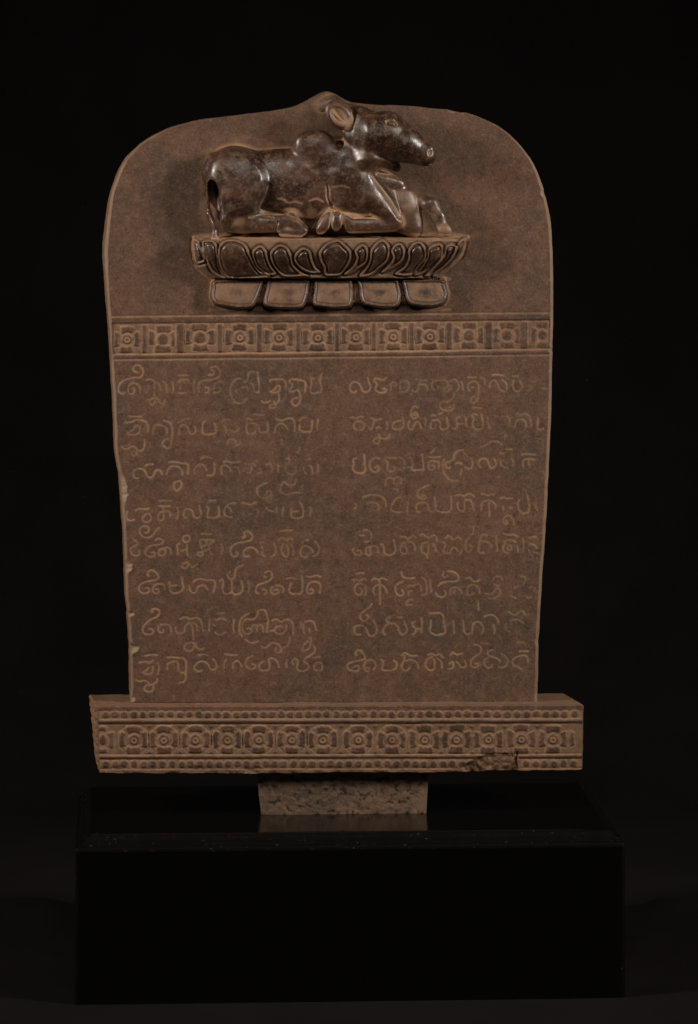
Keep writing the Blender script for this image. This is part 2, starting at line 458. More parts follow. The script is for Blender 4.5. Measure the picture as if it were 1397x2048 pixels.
 ".6:260 160 305 158|.6:300 90 350 90 395 125 400 190 370 230 325 240",
 ".6:230 350 265 350 270 390 235 412 190 395 165 350 180 325",
 ".6:490 375 480 320 440 295 395 305 385 350 400 390 370 410 335 390 335 330 375 300",
 ".8:520 275 545 270 560 320 570 380 620 408 680 390 708 350 700 280 688 220",
 ".8:775 175 830 175 860 205 895 190 930 160 965 180|.7:805 255 770 310 775 365 810 392 850 380 850 330 830 300|.7:870 240 920 245 955 290 960 350",
 ".8:1020 160 1060 145 1100 175 1140 190 1180 160 1220 165 1240 235|.7:1105 245 1055 260 1035 310 1050 375 1100 400 1115 440|.6:1125 290 1125 400|.8:1190 260 1215 310 1225 355",
]),
((890,1045), [
 ".7:10 200 40 165 70 170 100 210 135 205 165 180 205 200|.7:-20 245 5 260 0 310 -20 350 10 380 70 385 80 340 110 315 150 330 165 355",
 ".5:215 345 190 400","0.6:370 45 360 130 310 180 270 240 265 320 290 368 325 355 345 300 310 275",
 ".7:540 155 480 150 455 200 440 270 430 340 450 380 490 378|.5:460 230 520 235 570 260 595 310",
 ".6:655 165 655 250 670 310 665 360",
 ".9:755 140 820 152 880 150 930 175|.6:760 240 800 215 860 220 900 240|.5:840 290 850 340 800 340 810 290|.6:770 250 740 320 770 375 820 380|.5:925 290 930 370",
 ".4:990 200 1005 270 995 360",".7:1065 185 1160 175|.6:1085 265 1140 280 1165 320|.4:1065 350 1105 410|.4:1120 370 1190 390",
]),
((225,1115), [
 "1:470 230 445 205 465 165 510 155 560 190 585 240 560 275 480 290 400 310 350 350 340 400 375 440 430 448 465 425 465 385 425 380",
 "1:665 400 660 355 620 330 555 335 520 370 515 420 555 452 590 430 580 395 550 400",
 "1:725 310 730 370 740 420 790 448 860 430 900 385 895 330 880 240|.8:735 360 820 345",
 ".8:975 360 990 410 1030 445 1070 425 1080 375 1130 345 1180 355 1210 400",
 "1:1030 305 1070 275 1130 265 1200 280 1260 280 1300 300 1305 350 1285 430",
]),
((440,1115), [
 ".9:0 290 30 270 45 310 35 370 50 440 100 458 150 430 155 370 150 290|.9:155 430 190 462 240 455 285 420 290 360 270 290",
 ".7:295 95 230 120 195 160 190 230 165 268 115 255 95 210 130 175",
 ".7:360 290 375 350 360 435",
 ".9:585 245 565 235|.9:580 185 625 165 660 195 660 250 630 290 560 315 490 340 460 380 465 435 500 455|.6:545 400 580 405 595 435 570 460",
 ".7:675 365 650 390 655 440 700 460 745 440 740 405 700 410|.7:715 345 770 355 810 390 800 435",
 ".7:850 265 900 255 960 265|.9:905 320 890 370 885 430 920 455 960 455|.9:1040 225 1050 300 1050 390 1035 445 990 460",
 "1:1100 235 1160 240 1230 220 1275 240|.9:1150 400 1170 390 1190 425 1170 450 1120 450 1105 400 1130 330 1190 300 1250 310 1280 350 1270 440",
]),
((680,1130), [
 ".7:215 105 260 95 305 98|.7:165 185 210 180 250 198 300 170 340 185|.7:260 290 285 310 275 360 240 375 200 350 190 290 220 240 280 230|.5:320 250 335 310 330 375",
 ".8:405 190 440 160 490 180 540 160 590 185|.8:445 375 425 320 440 270 490 245 540 250 580 290 600 350|.9:505 190 510 280 510 370 515 490",
 "1:785 90 795 130 840 160 900 162 950 155|.9:805 205 755 220 715 260 705 310 730 365 780 385 810 355 795 310",
 ".5:860 275 890 255 930 260|.5:945 260 990 235 1025 260 1035 320|.6:1040 150 1080 180 1100 240 1105 320 1080 375 1045 370|.5:870 370 880 330 920 325",
 ".8:1150 190 1155 260 1165 335",".5:850 470 880 440 920 435|.5:850 500 920 500",
 ".8:1330 320 1350 350 1330 390 1280 402 1240 380 1220 345|.9:1250 260 1290 225 1350 208 1400 200 1440 205 1490 195 1510 150 1480 100 1430 78 1370 75|.9:1320 90 1310 130 1340 155|.5:1330 155 1370 130",
]),
((890,1130), [
 ".6:65 380 75 310 110 280 160 285 205 320 215 355|.5:110 355 130 320",
 ".8:275 165 320 155 360 200 410 200 445 180|.6:295 270 285 340 300 375|.5:310 255 380 250 435 290 440 350|.6:335 370 370 350|.7:425 440 425 500 430 565",
 ".35:610 190 640 145 700 145 740 190|.35:630 240 680 260|.3:520 360 590 365 630 330 660 290 710 320 690 380 620 420 560 415",
 ".5:970 140 1010 145 1025 190 1000 235|.5:890 285 940 260|.5:840 385 905 420",
 ".4:1070 290 1110 275 1150 290|.4:1035 390 1060 415 1100 400",
]),
((245,1205), [
 "1:378 115 375 85 420 72 465 95 470 140 430 180 370 205 310 250 265 310 265 370 310 400 370 395 395 360 370 330 345 335",
 ".9:485 275 560 272 605 295 625 360|.8:455 290 460 350 490 378 525 365 520 335",
 ".8:680 300 685 360 740 385 785 370 795 310 830 265 890 255 940 280 960 355|.9:875 265 895 340 900 410 905 470",
 "1:735 205 775 182 820 185 860 205 910 190 970 195 1005 240 1015 310 1030 355",
 ".8:1110 200 1105 280 1105 355", ".8:1210 130 1290 130|.8:1195 215 1260 195 1320 220|.5:1155 275 1175 290|.7:1180 375 1240 405 1310 375",
 ".8:820 520 870 500 920 515 945 560 985 590 1035 575|.7:820 520 790 550 800 590 850 615 895 590 910 545",
]),
((440,1205), [
 ".8:180 215 170 290 180 375",
 "1:370 135 310 165 265 215 250 290 255 370 285 425|.9:330 465 370 495 425 505 490 485",
 ".9:310 215 350 205 430 205 470 160 490 100 540 85 580 100 600 160 612 230 600 300 600 370",
 ".7:310 220 290 270 290 340 320 385 370 390 405 350 370 320 345 330|.7:405 360 415 290 450 280 470 290 475 360|.8:475 300 510 275 545 300 550 365",
 "1:665 225 700 205 740 215 780 240 820 220 870 212 915 240 935 300 930 385",
 ".9:640 355 690 345 720 305 775 295|.8:690 360 740 390 800 385 840 340 850 285",
 ".8:530 550 575 570 620 540 660 510 720 510 760 540 780 580 770 620 730 630 705 600 715 575|.8:800 570 850 550 880 500 890 440",
 ".6:1030 240 1035 300|.7:1065 270 1060 330 1075 385|1:1085 240 1150 225 1200 255 1225 345|.7:1135 325 1140 370",
 ".7:1120 480 1070 530 1050 585 1090 600 1140 570 1155 500 1160 440",
]),
((680,1200), [
 ".9:340 190 355 185 360 220 330 255 290 255 262 215 275 165 330 120 380 80 410 45",
 "1:265 432 210 430 185 385 195 335 240 318 310 325 345 375 370 435 410 455 455 425 470 370 455 310 435 265",
 ".9:640 210 600 225 600 265 650 290 700 295 740 335 760 400 800 435 845 405 850 350 820 270|.9:570 435 550 390 570 335 610 300|.8:740 215 790 215",
 ".7:960 260 925 290 945 340 965 365 955 415 920 430|.9:970 360 1035 360|.9:1040 220 1045 300 1035 410",
 "1:1150 165 1210 160 1290 165 1320 210 1325 290 1340 360 1335 415 1280 430 1220 440 1165 410 1140 380 1155 330 1160 260",
]),
((890,1200), [
 ".9:105 260 115 330 120 410",
 ".8:235 260 240 330 250 400 290 430 320 415|.8:345 420 350 350 370 290 420 270 465 295 490 350 475 410",
 ".8:505 205 560 185 620 190 660 225 680 280|.5:620 310 635 370 630 420",
 ".6:815 145 850 170 900 185 950 140 990 135 1020 180|.6:830 265 900 245 960 255 1000 290|.35:780 290 775 370 830 400",
 ".3:920 540 1010 530",
]),
((245,1295), [
 "1:290 100 360 88 440 90|.9:220 185 290 172 340 185 390 158|.9:265 310 310 280 330 255|.9:285 325 330 335 380 310 390 240",
 ".9:445 190 470 240 450 330",
 "1:180 405 220 425 280 415 325 435 350 465 395 460 435 430 445 395|.9:350 470 295 480 285 535 330 555 380 545 395 490",
 ".9:570 265 575 205 620 180 690 170 710 220 715 290",
 "1:570 122 630 115 700 125 770 130 805 165 812 240 805 320 810 380 780 430 730 440",
 ".8:745 315 780 315",
 "1:1015 285 980 298 935 280 915 245 945 195 1000 170 1060 180 1100 220 1120 265 1170 275 1200 240 1185 180 1155 140|.7:970 90 1030 80 1090 95",
]),
((440,1285), [
 ".9:65 140 130 150 175 155 215 150|.8:75 220 55 260 55 320",
 ".9:170 320 170 265 210 225 250 245 280 300",
 ".8:415 165 360 195 330 240 340 295 390 330 435 325 455 285 410 265",
 ".9:560 235 515 255 498 300 520 345 580 350 625 330 635 270 620 220 650 190 710 215 740 255 750 305",
 ".9:855 215 845 260 850 310",
 ".9:935 270 920 235 950 200 985 215 990 260 980 320 1030 358 1090 345 1130 300 1110 260 1070 235 1085 195 1150 160 1200 120 1215 80 1195 40",
 ".6:1190 185 1270 175|.8:1235 350 1200 330 1205 275 1250 245 1295 260 1305 310 1290 350",
]),
((680,1280), [
 "1:215 190 200 160 230 125 275 135 310 190 325 230 280 245 200 265 130 285 95 315 115 365 180 385 240 380 245 335 205 325 175 345",
 ".9:340 345 370 350 360 395 325 375 310 310 345 255 400 245 450 275 455 330 430 365",
 "1:520 245 555 265 545 320 545 375 600 380 670 375 715 345 725 290 690 255",
 ".9:790 190 835 155 870 180 920 195 985 190|.9:820 200 815 260 785 320 810 375 850 385 885 345|.9:820 265 880 245 940 255 985 290 1000 360",
 ".9:1125 180 1170 170 1220 190 1270 170 1310 215|.9:1175 210 1110 235 1090 300 1110 355 1160 380 1200 355 1205 290 1200 240|.8:1240 230 1290 270 1300 345",
]),
((890,1270), [
 "1:75 245 105 215 150 240 215 230|.8:60 360 100 335 110 380 90 420 50 425|.8:150 335 185 365 205 405 250 405 275 370 250 325",
 ".9:370 115 430 125 465 170 445 225 390 265 345 300 330 345 345 395 390 405 430 385 420 355 385 360",
 ".8:625 185 575 190 545 215 555 255 620 275 680 305 700 330|.7:555 280 510 310 505 365 535 405 580 410 600 375|.7:720 235 770 265 800 320 780 380 730 410 690 400",
 ".8:950 200 1060 198|.7:975 425 930 400 880 380 860 340 880 290 940 265 1010 250 1050 280 1060 340",
 ".3:460 100 570 105",
]),
]
# ---------------------------------------------------------------- carved relief maps
# One sample per photograph pixel: height above the stone's face, dust lodged in the
# cuts, rubbed polish, and which carved piece a spot belongs to.
RW, RH = 1400, 1640
Hm = np.zeros((RH, RW), np.float32); Dm = np.zeros((RH, RW), np.float32)
Pm = np.zeros((RH, RW), np.float32); Lm = np.zeros((RH, RW), np.int32)
YY, XX = np.mgrid[0:RH, 0:RW].astype(np.float32)
PIECES = {}           # id -> (name, parent key)
def new_piece(name, parent):
    i = len(PIECES) + 1
    PIECES[i] = (name, parent)
    return i

def window(x0, y0, x1, y1):
    x0 = int(max(0, x0)); y0 = int(max(0, y0)); x1 = int(min(RW, x1 + 1)); y1 = int(min(RH, y1 + 1))
    return (slice(y0, y1), slice(x0, x1))

def seg_dist(X, Y, pts):
    """distance from every sample to a polyline"""
    best = np.full(X.shape, 1e9, np.float32)
    for a, b in zip(pts[:-1], pts[1:]):
        d = b - a; L2 = max(float(d @ d), 1e-6)
        t = np.clip(((X - a[0]) * d[0] + (Y - a[1]) * d[1]) / L2, 0, 1)
        best = np.minimum(best, (X - a[0] - t * d[0]) ** 2 + (Y - a[1] - t * d[1]) ** 2)
    return np.sqrt(best)

def poly_sdf(X, Y, pts):
    """negative inside a closed outline"""
    q = np.vstack([pts, pts[:1]])
    d = seg_dist(X, Y, q)
    ins = np.zeros(X.shape, bool)
    for a, b in zip(q[:-1], q[1:]):
        c = ((a[1] > Y) != (b[1] > Y))
        if a[1] != b[1]:
            ins ^= c & (X < (b[0] - a[0]) * (Y - a[1]) / (b[1] - a[1]) + a[0])
    return np.where(ins, -d, d)

def groove(pts, width, depth, dust, wob=.5):
    pts = np.asarray(pts, float)
    m = width * 3 + 2
    w = window(pts[:, 0].min() - m, pts[:, 1].min() - m, pts[:, 0].max() + m, pts[:, 1].max() + m)
    d = seg_dist(XX[w], YY[w], pts)
    d = d + wob * value_noise(XX[w], YY[w], 9, 3)
    g = np.exp(-np.maximum(d, 0) ** 2 / width ** 2)
    Hm[w] -= depth * g
    Dm[w] = np.maximum(Dm[w], dust * g)
    return w, d

# --- letters, each a cut of its own
for (ox, oy), glyphs in INSCRIPTION:
    for g in glyphs:
        pid = new_piece("letter", "slab")
        for st in g.split("|"):
            amt = .7
            if ":" in st:
                a, st = st.split(":"); amt = float(a)
            v = np.array([float(t) for t in st.split()]).reshape(-1, 2) / 6.35 + (ox, oy)
            pts = spline(v, 2.0)
            m = 8
            w = window(pts[:, 0].min() - m, pts[:, 1].min() - m, pts[:, 0].max() + m, pts[:, 1].max() + m)
            d = seg_dist(XX[w], YY[w], pts) + .45 * value_noise(XX[w], YY[w], 7, 11)
            var = .75 + .35 * value_noise(XX[w], YY[w], 26, 23)
            gg = np.exp(-(np.maximum(d, 0) / 1.9) ** 2) * (.25 + .75 * amt) * var
            Hm[w] = np.minimum(Hm[w], -1.5 * gg)
            Dm[w] = np.maximum(Dm[w], .95 * gg)
            Lm[w] = np.where(d < 2.2, pid, Lm[w])
Hm_letters = Hm.copy()

# --- a field with raised pieces standing out of a sunk, dusty ground
def sunk(mask_w, mask, depth, dust):
    Hm[mask_w] = Hm[mask_w] - depth * mask
    Dm[mask_w] = np.maximum(Dm[mask_w], dust * mask)

def raised(pts, rise, name, parent, edge=2.6, closed_spline=True, shade=.0, seed=0, dome=0.0):
    P = spline(pts, 2.0, closed=True) if closed_spline else np.asarray(pts, float)
    w = window(P[:, 0].min() - 6, P[:, 1].min() - 6, P[:, 0].max() + 6, P[:, 1].max() + 6)
    s = poly_sdf(XX[w], YY[w], P) + .7 * value_noise(XX[w], YY[w], 6, 31 + seed)
    k = smooth(1.2, 1.2 - edge, s)
    Hm[w] += rise * k + dome * np.minimum(1, np.maximum(0, -s) / 6)
    Dm[w] = Dm[w] * (1 - .88 * k)
    Pm[w] = np.maximum(Pm[w], .48 * smooth(.5, -2.5, s) * (1 + .3 * value_noise(XX[w], YY[w], 20, 36)))
    Dm[w] = np.maximum(Dm[w], .9 * np.exp(-((s - 2.2) / 1.9) ** 2) * (name is not None) * (.8 + .3 * value_noise(XX[w], YY[w], 16, 37)))
    if name:
        pid = new_piece(name, parent)
        Lm[w] = np.where(s < 1.0, pid, Lm[w])

def ellipse(cx, cy, rx, ry, n=14, sq=1.0, rot=0.0):
    t = np.linspace(0, 2 * math.pi, n, endpoint=False)
    c, s_ = np.cos(t), np.sin(t)
    x = np.sign(c) * np.abs(c) ** sq * rx; y = np.sign(s_) * np.abs(s_) ** sq * ry
    return np.stack([cx + x * math.cos(rot) - y * math.sin(rot), cy + x * math.sin(rot) + y * math.cos(rot)], 1)

def lens_bar(cx, cy, w, h, vertical, bow, rs):
    """petal seen from above: a bar that bows outward"""
    t = np.linspace(-1, 1, 7)
    out = np.stack([t * w / 2, -h / 2 - bow * (1 - t ** 2)], 1)
    inn = np.stack([t[::-1] * w / 2 * .82, h / 2 - bow * .9 * (1 - t ** 2) + 0 * t], 1)
    p = np.vstack([out, inn]) + rs.uniform(-.9, .9, (14, 2)); p = p * rs.uniform(.9, 1.06) + rs.uniform(-1, 1, 2)
    a = {0: 0, 1: math.pi / 2, 2: math.pi, 3: -math.pi / 2}[vertical]
    R = np.array([[math.cos(a), math.sin(a)], [-math.sin(a), math.cos(a)]])
    return p @ R + (cx, cy)

# --- the slab's flower band
Xf = np.array([200, 400, 660, 900, 1110.])
def yA(x): return np.interp(x, Xf, [634, 631.5, 629, 627, 625])
def yB(x): return np.interp(x, Xf, [648, 646, 644, 642, 640])
def yC(x): return np.interp(x, Xf, [709, 707.5, 704, 701, 698])
def yD(x): return np.interp(x, Xf, [720, 718, 715, 712, 709])
xs = np.linspace(214, 1108, 180)
w = window(205, 615, 1110, 730)
band = smooth(-1.5, 1.5, YY[w] - yB(XX[w])) * smooth(1.5, -1.5, YY[w] - yC(XX[w]))
sunk(w, band, 2.6, .24)
for fn, wd, dp, du in ((yA, 1.8, 1.3, .6), (yB, 2.0, 1.4, .75), (yC, 2.0, 1.4, .75), (yD, 1.8, 1.3, .6)):
    groove(np.stack([xs, fn(xs) + .8 * value_noise(xs, xs * 0, 60, 5)], 1), wd, dp, du)
for f0, f1, nm in ((yA, yB, "fillet"), (yC, yD, "fillet")):
    pid = new_piece(nm, "band")
    m = (YY[w] > f0(XX[w]) + 1.5) & (YY[w] < f1(XX[w]) - 1.5)
    Hm[w] += np.where(m, .5, 0); Lm[w] = np.where(m, pid, Lm[w])
    Pm[w] = np.where(m, .28, Pm[w])

def rosette(cx, cy, sx, sy, name_parent, ring, seed, circle=False, worn=0.0):
    rs = np.random.default_rng(seed)
    key = ("rosette", seed, name_parent)
    rise = 2.4 * (1 - .45 * worn)
    j = rs.uniform(-1, 1, 8)
    for v, (dx, dy, ln, th) in enumerate(((0, -20.0 * sy, 31 * sx, 12.5 * sy), (22.0 * sx, 0, 32 * sy, 11 * sx), (0, 20.0 * sy, 31 * sx, 12.5 * sy), (-22.0 * sx, 0, 32 * sy, 11 * sx))):
        raised(lens_bar(cx + dx + j[v], cy + dy + j[v + 4], ln, th, v, 2.2, rs), rise, "petal", key, seed=seed + v)
    raised(ellipse(cx, cy, 10.6 * min(sx, 1.05), 10.6 * min(sx, 1.05), 12) + rs.uniform(-.7, .7, (12, 2)), rise, "boss", key, seed=seed)
    if ring:
        groove(ellipse(cx + .5, cy + .5, 4.7, 4.7, 13)[list(range(13)) + [0]], 1.5, 1.2, .85)
    # petals' outline cut
    for k in range(4):
        a = math.pi / 4 + k * math.pi / 2
        p0 = np.array([cx + 14 * sx * math.cos(a), cy + 14 * sx * math.sin(a)])
        p1 = np.array([cx + 25 * sx * math.cos(a), cy + 23 * sy * math.sin(a)])
        groove(np.stack([p0, p1]), 1.7, .5, .8)
    if circle:
        groove(ellipse(cx, cy, 32.5, 29.5, 26)[list(range(26)) + [0]], 1.7, .8, .8)
    return key

ROSETTES = []
fx = [254, 326, 400, 480, 558.5, 636, 712, 787, 860.5, 938, 1014.5, 1086]
for i, x in enumerate(fx):
    cy = (yB(x) + yC(x)) / 2 + [.5, .5, -2, -2, -1, 0, 0, 0, 0, 0, 0, 0][i]
    sx = [.86, .98, 1.03, 1, .98, 1.02, 1, .98, 1, .98, .96, .8][i]
    ROSETTES.append((rosette(x, cy, sx, .93, "band", i in (0, 3, 4, 5, 6, 7, 8), 100 + i, worn=1.0 if i in (1, 9, 10, 11) else 0.2), "band"))
for i, x in enumerate([289, 361, 440, 519, 597, 675, 748, 824, 899, 978, 1049]):
    wd = [4.5, 7, 5, 5, 4.5, 4.5, 4.5, 5, 5.5, 7, 7][i]
    t, b = yB(x) + 4, yC(x) - 4
    raised([(x - wd, t), (x, t - 1), (x + wd, t), (x + wd, (t + b) / 2), (x + wd, b), (x, b + 1), (x - wd, b), (x - wd, (t + b) / 2)], 2.3, "divider_bar", "band", seed=i)
# the band is worn towards the right
w = window(860, 620, 1110, 730)
wr = smooth(860, 1050, XX[w]) * .45
Dm[w] *= (1 - wr)

# --- lotus throne: flaring bowl of upturned petals over five down-turned ones
bl = [(466, 388), (472, 385), (500, 384), (520, 386), (535, 393), (550, 411), (558, 425), (562, 432)]
br = [(466, 943), (472, 941), (485, 934), (500, 928), (515, 918), (530, 906), (545, 889), (556, 874), (562, 862)]
w = window(375, 455, 950, 570)
X, Y = XX[w], YY[w]
xl = np.interp(Y, [a for a, _ in bl], [b for _, b in bl]); xr = np.interp(Y, [a for a, _ in br], [b for _, b in br])
e = np.clip((X - xl) / (xr - xl), 0, 1)
f = np.power(np.clip(1 - np.abs(2 * e - 1) ** 5, 0, 1), .5)
sil = smooth(0, 3.5, np.minimum(X - xl, xr - X))
top = 470 + 2.0 * value_noise(X, Y * 0, 30, 9)
g = smooth(0, 12, Y - top) ** .8 * (1 - .50 * smooth(492, 560, Y) ** 1.3) * smooth(559.5, 556.5, Y)
bowl = 70 * (.30 + .70 * f) * sil * g
Hm[w] = np.maximum(Hm[w], bowl)
inside = (bowl > 1.5)
BOWL_ID = new_piece("bowl", "lotus")
Lm[w] = np.where(inside, BOWL_ID, Lm[w])
ledge = inside * smooth(486, 476, Y)
Dm[w] = np.maximum(Dm[w], np.maximum(.36 * inside, .95 * ledge))
Pm[w] = np.maximum(Pm[w], .55 * inside)
Pm_b = Pm
def c4(s, dx=370.0):
    v = np.array([float(t) for t in s.split()]).reshape(-1, 2) / 4.657
    return v + (dx, 440.0)
UP = [c4("75 190 110 185 140 220 170 300 190 380 160 400 110 400 75 300"),
      c4("165 210 215 190 270 200 300 250 305 330 320 430 370 510 420 545 340 540 260 480 215 400 180 310"),
      c4("320 260 380 195 470 190 560 230 600 310 640 400 700 480 790 528 560 550 430 545 350 470 320 380"),
      c4("630 300 700 245 750 280 770 350 800 430 850 500 780 510 700 460 650 390"),
      c4("800 310 870 240 950 260 990 340 1010 420 1080 490 1150 520 1060 525 930 525 850 460 810 390"),
      c4("1040 310 1100 265 1160 290 1180 360 1210 440 1260 490 1160 490 1070 440 1020 370"),
      c4("-45 300 0 240 60 205 130 190 190 240 235 290 240 360 200 440 140 510 60 520 5 510 -5 440 -40 370", 650.0),
      c4("285 290 345 235 390 260 400 330 380 400 310 450 230 500 180 505 260 440 300 360", 650.0),
      c4("430 290 480 220 540 185 590 230 600 310 570 390 500 450 430 510 330 525 390 440 420 370", 650.0),
      c4("620 280 690 220 735 260 740 330 700 400 620 450 530 490 600 420 640 350", 650.0),
      c4("780 290 830 220 900 215 940 290 930 370 870 440 810 510 700 515 660 500 740 440 780 360", 650.0),
      c4("960 280 1010 240 1080 230 1100 290 1070 380 980 460 880 510 830 510 900 430 950 350", 650.0),
      c4("1120 260 1180 230 1220 250 1200 330 1120 430 1000 510 930 520 1020 430 1100 340", 650.0),
      c4("1190 330 1240 220 1310 165 1300 260 1260 350 1160 440 1060 515 1000 520 1100 430", 650.0)]
for i, P in enumerate(UP):
    P = spline(P, 2.0, closed=True)
    w = window(P[:, 0].min() - 8, P[:, 1].min() - 8, P[:, 0].max() + 8, P[:, 1].max() + 8)
    X, Y = XX[w], YY[w]
    s = poly_sdf(X, Y, P) + .5 * value_noise(X, Y, 7, 60 + i)
    m = smooth(0, 2, 5 + 0 * s) * (bowl.max() > 0)
    wide = np.clip((-s).max() / 9, .4, 1.2)
    ridge = np.exp(-((s + 1.2) / 1.9) ** 2)
    chan = np.exp(-((s - 3.0) / 1.9) ** 2)
    innr = np.exp(-((s + 5.0) / 1.7) ** 2)
    dome = smooth(-3.5, -10, s)
    Hm[w] += 3.6 * ridge - 3.8 * chan - 1.6 * innr * wide + 3.0 * dome * wide
    Dm[w] = np.where(s < 3, Dm[w] * (1 - .9 * smooth(-1.5, -5, s)), Dm[w])
    Dm[w] = np.maximum(Dm[w], .62 * ridge)
    Dm[w] *= 1 - .7 * chan
    Pm[w] = np.maximum(Pm[w], .95 * smooth(-1, -4, s))
    Pm[w] = np.maximum(Pm[w], .9 * chan)
    pid = new_piece("petal", "lotus")
    Lm[w] = np.where(s < .5, pid, Lm[w])

LOW = [[(429, 560), (422, 580), (421, 596), (427, 607), (440, 613), (475, 618), (500, 617), (511, 609), (521, 590), (529, 566), (528, 558), (478, 557)],
       [(537, 558), (531, 578), (526, 598), (528, 611), (545, 617), (575, 619), (600, 618), (611, 610), (618, 590), (622, 566), (621, 558), (580, 557)],
       [(631, 558), (627, 580), (624, 600), (627, 611), (640, 615), (668, 618), (695, 617), (705, 611), (709, 592), (707, 565), (705, 558), (668, 557)],
       [(714, 558), (717, 575), (720, 597), (727, 609), (742, 614), (765, 617), (789, 616), (801, 608), (805, 590), (800, 566), (797, 558), (756, 557)],
       [(804, 558), (806, 576), (811, 598), (821, 609), (836, 613), (858, 615), (880, 612), (893, 604), (898, 590), (893, 570), (887, 558), (846, 557)]]
for i, P in enumerate(LOW):
    P = spline(P, 2.0, closed=True)
    w = window(P[:, 0].min() - 8, P[:, 1].min() - 3, P[:, 0].max() + 8, P[:, 1].max() + 8)
    X, Y = XX[w], YY[w]
    s = poly_sdf(X, Y, P) + .5 * value_noise(X, Y, 9, 80 + i)
    k = np.sqrt(np.clip(1 - (1 - np.clip(-s / 6.0, 0, 1)) ** 2, 0, 1))
    chan = np.exp(-((s + 8.5) / 1.9) ** 2)
    rim = np.exp(-((s + 4.5) / 3.0) ** 2)
    h = 20 * k + 1.2 * rim - 2.4 * chan + 1.5 * smooth(-10, -24, s) + 4 * smooth(575, 612, Y) * (s < 0)
    on = (s < 0) & (Y > 556.6)
    Hm[w] = np.where(on, np.maximum(h, Hm[w]), Hm[w])
    Dm[w] = np.where(on, .22 * smooth(-7, -11, s) + .10 * rim, Dm[w])
    cen = np.exp(-(((X - P[:, 0].mean() - 2) / 15) ** 2 + ((Y - 585) / 9) ** 2) * (1 + .6 * value_noise(X, Y, 8, 90)))
    Dm[w] = np.where(on, Dm[w] * (1 - .95 * np.clip(cen, 0, 1)) + .13 * smooth(-9, -13, s) * (1 - np.clip(cen, 0, 1)), Dm[w])
    Pm[w] = np.where(on, np.maximum(.30 + .65 * smooth(-9, -5, s), .85 * np.clip(cen, 0, 1)), Pm[w])
    pid = new_piece("petal", "lotus")
    Lm[w] = np.where(on, pid, Lm[w])

# the stem between the lower petals
w = window(418, 554, 902, 622)
X, Y = XX[w], YY[w]
stem = 15 * smooth(424, 432, X) * smooth(893, 885, X) * smooth(613, 603, Y)
gap = (Lm[w] == 0) & (stem > Hm[w])
Hm[w] = np.where(gap, stem, Hm[w]); Dm[w] = np.where(gap, .4, Dm[w]); Pm[w] = np.where(gap, .4, Pm[w])

# --- dust that gathered where the relief meets the face
face = Hm.copy(); cav = blur(face, 7.0) - face
w = window(360, 180, 960, 640)
Dm[w] = np.maximum(Dm[w], np.where(Hm[w] < 3, .5 * smooth(1.5, 9, cav[w]), 0))
# tool marks and slow unevenness of the dressed face
fl = (np.abs(Hm) < 6)
Hm += .9 * value_noise(XX, YY, 120, 41, 2) * fl * .6 + .25 * value_noise(XX, YY, 14, 43, 3)

# --- plinth pieces (a face of its own, same maps, below the slab)
PLY = 1402
Hp = np.zeros((RH, RW), np.float32); Dp = np.zeros_like(Hp); Pp = np.zeros_like(Hp); Lp = np.zeros((RH, RW), np.int32)
slab_maps = (Hm, Dm, Pm, Lm)
Hm, Dm, Pm, Lm = Hp, Dp, Pp, Lp
w = window(190, 1400, 1180, 1560)
X, Y = XX[w], YY[w]
tilt = (X - 198) * (-1.5 / 968)
yy = Y - tilt
def strip(a, b): return smooth(a - 1.2, a + 1.2, yy) * smooth(b + 1.2, b - 1.2, yy)
sunk(w, strip(1421, 1438), 2.0, .45)
sunk(w, strip(1448, 1510), 2.6, .26)
sunk(w, strip(1518, 1539), 2.0, .42)
for yl, wd, dp, du in ((1420, 1.5, .8, .6), (1439, 1.7, 1.2, .6), (1447.5, 1.8, 1.4, .65), (1510, 1.8, 1.4, .65), (1518, 1.6, .9, .6), (1538.5, 1.6, .9, .6)):
    xs = np.linspace(199, 1163, 160)
    groove(np.stack([xs, yl + (xs - 198) * (-1.5 / 968) + .8 * value_noise(xs, xs * 0 + yl, 40, 77)], 1), wd, dp, du)
for a, b in ((1441, 1446), (1511.5, 1516.5)):
    pid = new_piece("fillet", "plinth")
    m = (yy > a) & (yy < b)
    Lm[w] = np.where(m, pid, Lm[w]); Hm[w] += np.where(m, .8, 0); Pm[w] = np.where(m, .3, Pm[w])
rs = np.random.default_rng(5)
for row, (yb, x0, x1, st) in enumerate(((1429.5, 212, 1152, 18.9), (1528.2, 212, 1154, 18.7))):
    x = x0
    while x < x1:
        if not (row == 1 and 948 < x < 1040):
            r = rs.uniform(6.0, 7.6)
            raised(ellipse(x, yb - (x - 198) * 1.5 / 968 + rs.uniform(-1, 1), r, 6.2 + rs.uniform(-.5, .5), 9, .8) + rs.uniform(-.6, .6, (9, 2)), 2.0, "bead", "plinth", edge=2.4, seed=int(x))
        x += st + rs.uniform(-1.6, 1.6)
for i, x in enumerate([268, 328, 391.5, 455, 518, 584, 646, 717, 784.5, 850, 913.5, 977, 1043.5, 1106.5]):
    ROSETTES.append((rosette(x, 1479.5 - (x - 198) * 1.5 / 968, .96, 1.0, "plinth", True, 200 + i, circle=(i < 9), worn=.2), "plinth"))
key = ("rosette", 230, "plinth")
ROSETTES.append((key, "plinth"))
raised(ellipse(206, 1479, 7, 10, 10), 2.2, "boss", key)
raised(lens_bar(221, 1480, 30, 8, 1, 2, rs), 2.2, "petal", key)
raised(lens_bar(205, 1459, 16, 8, 0, 2, rs), 2.2, "petal", key)
raised(lens_bar(205, 1500, 16, 8, 2, 2, rs), 2.2, "petal", key)
raised(lens_bar(1146, 1478, 30, 8, 3, 2, rs), 2.2, "leaf", "plinth")
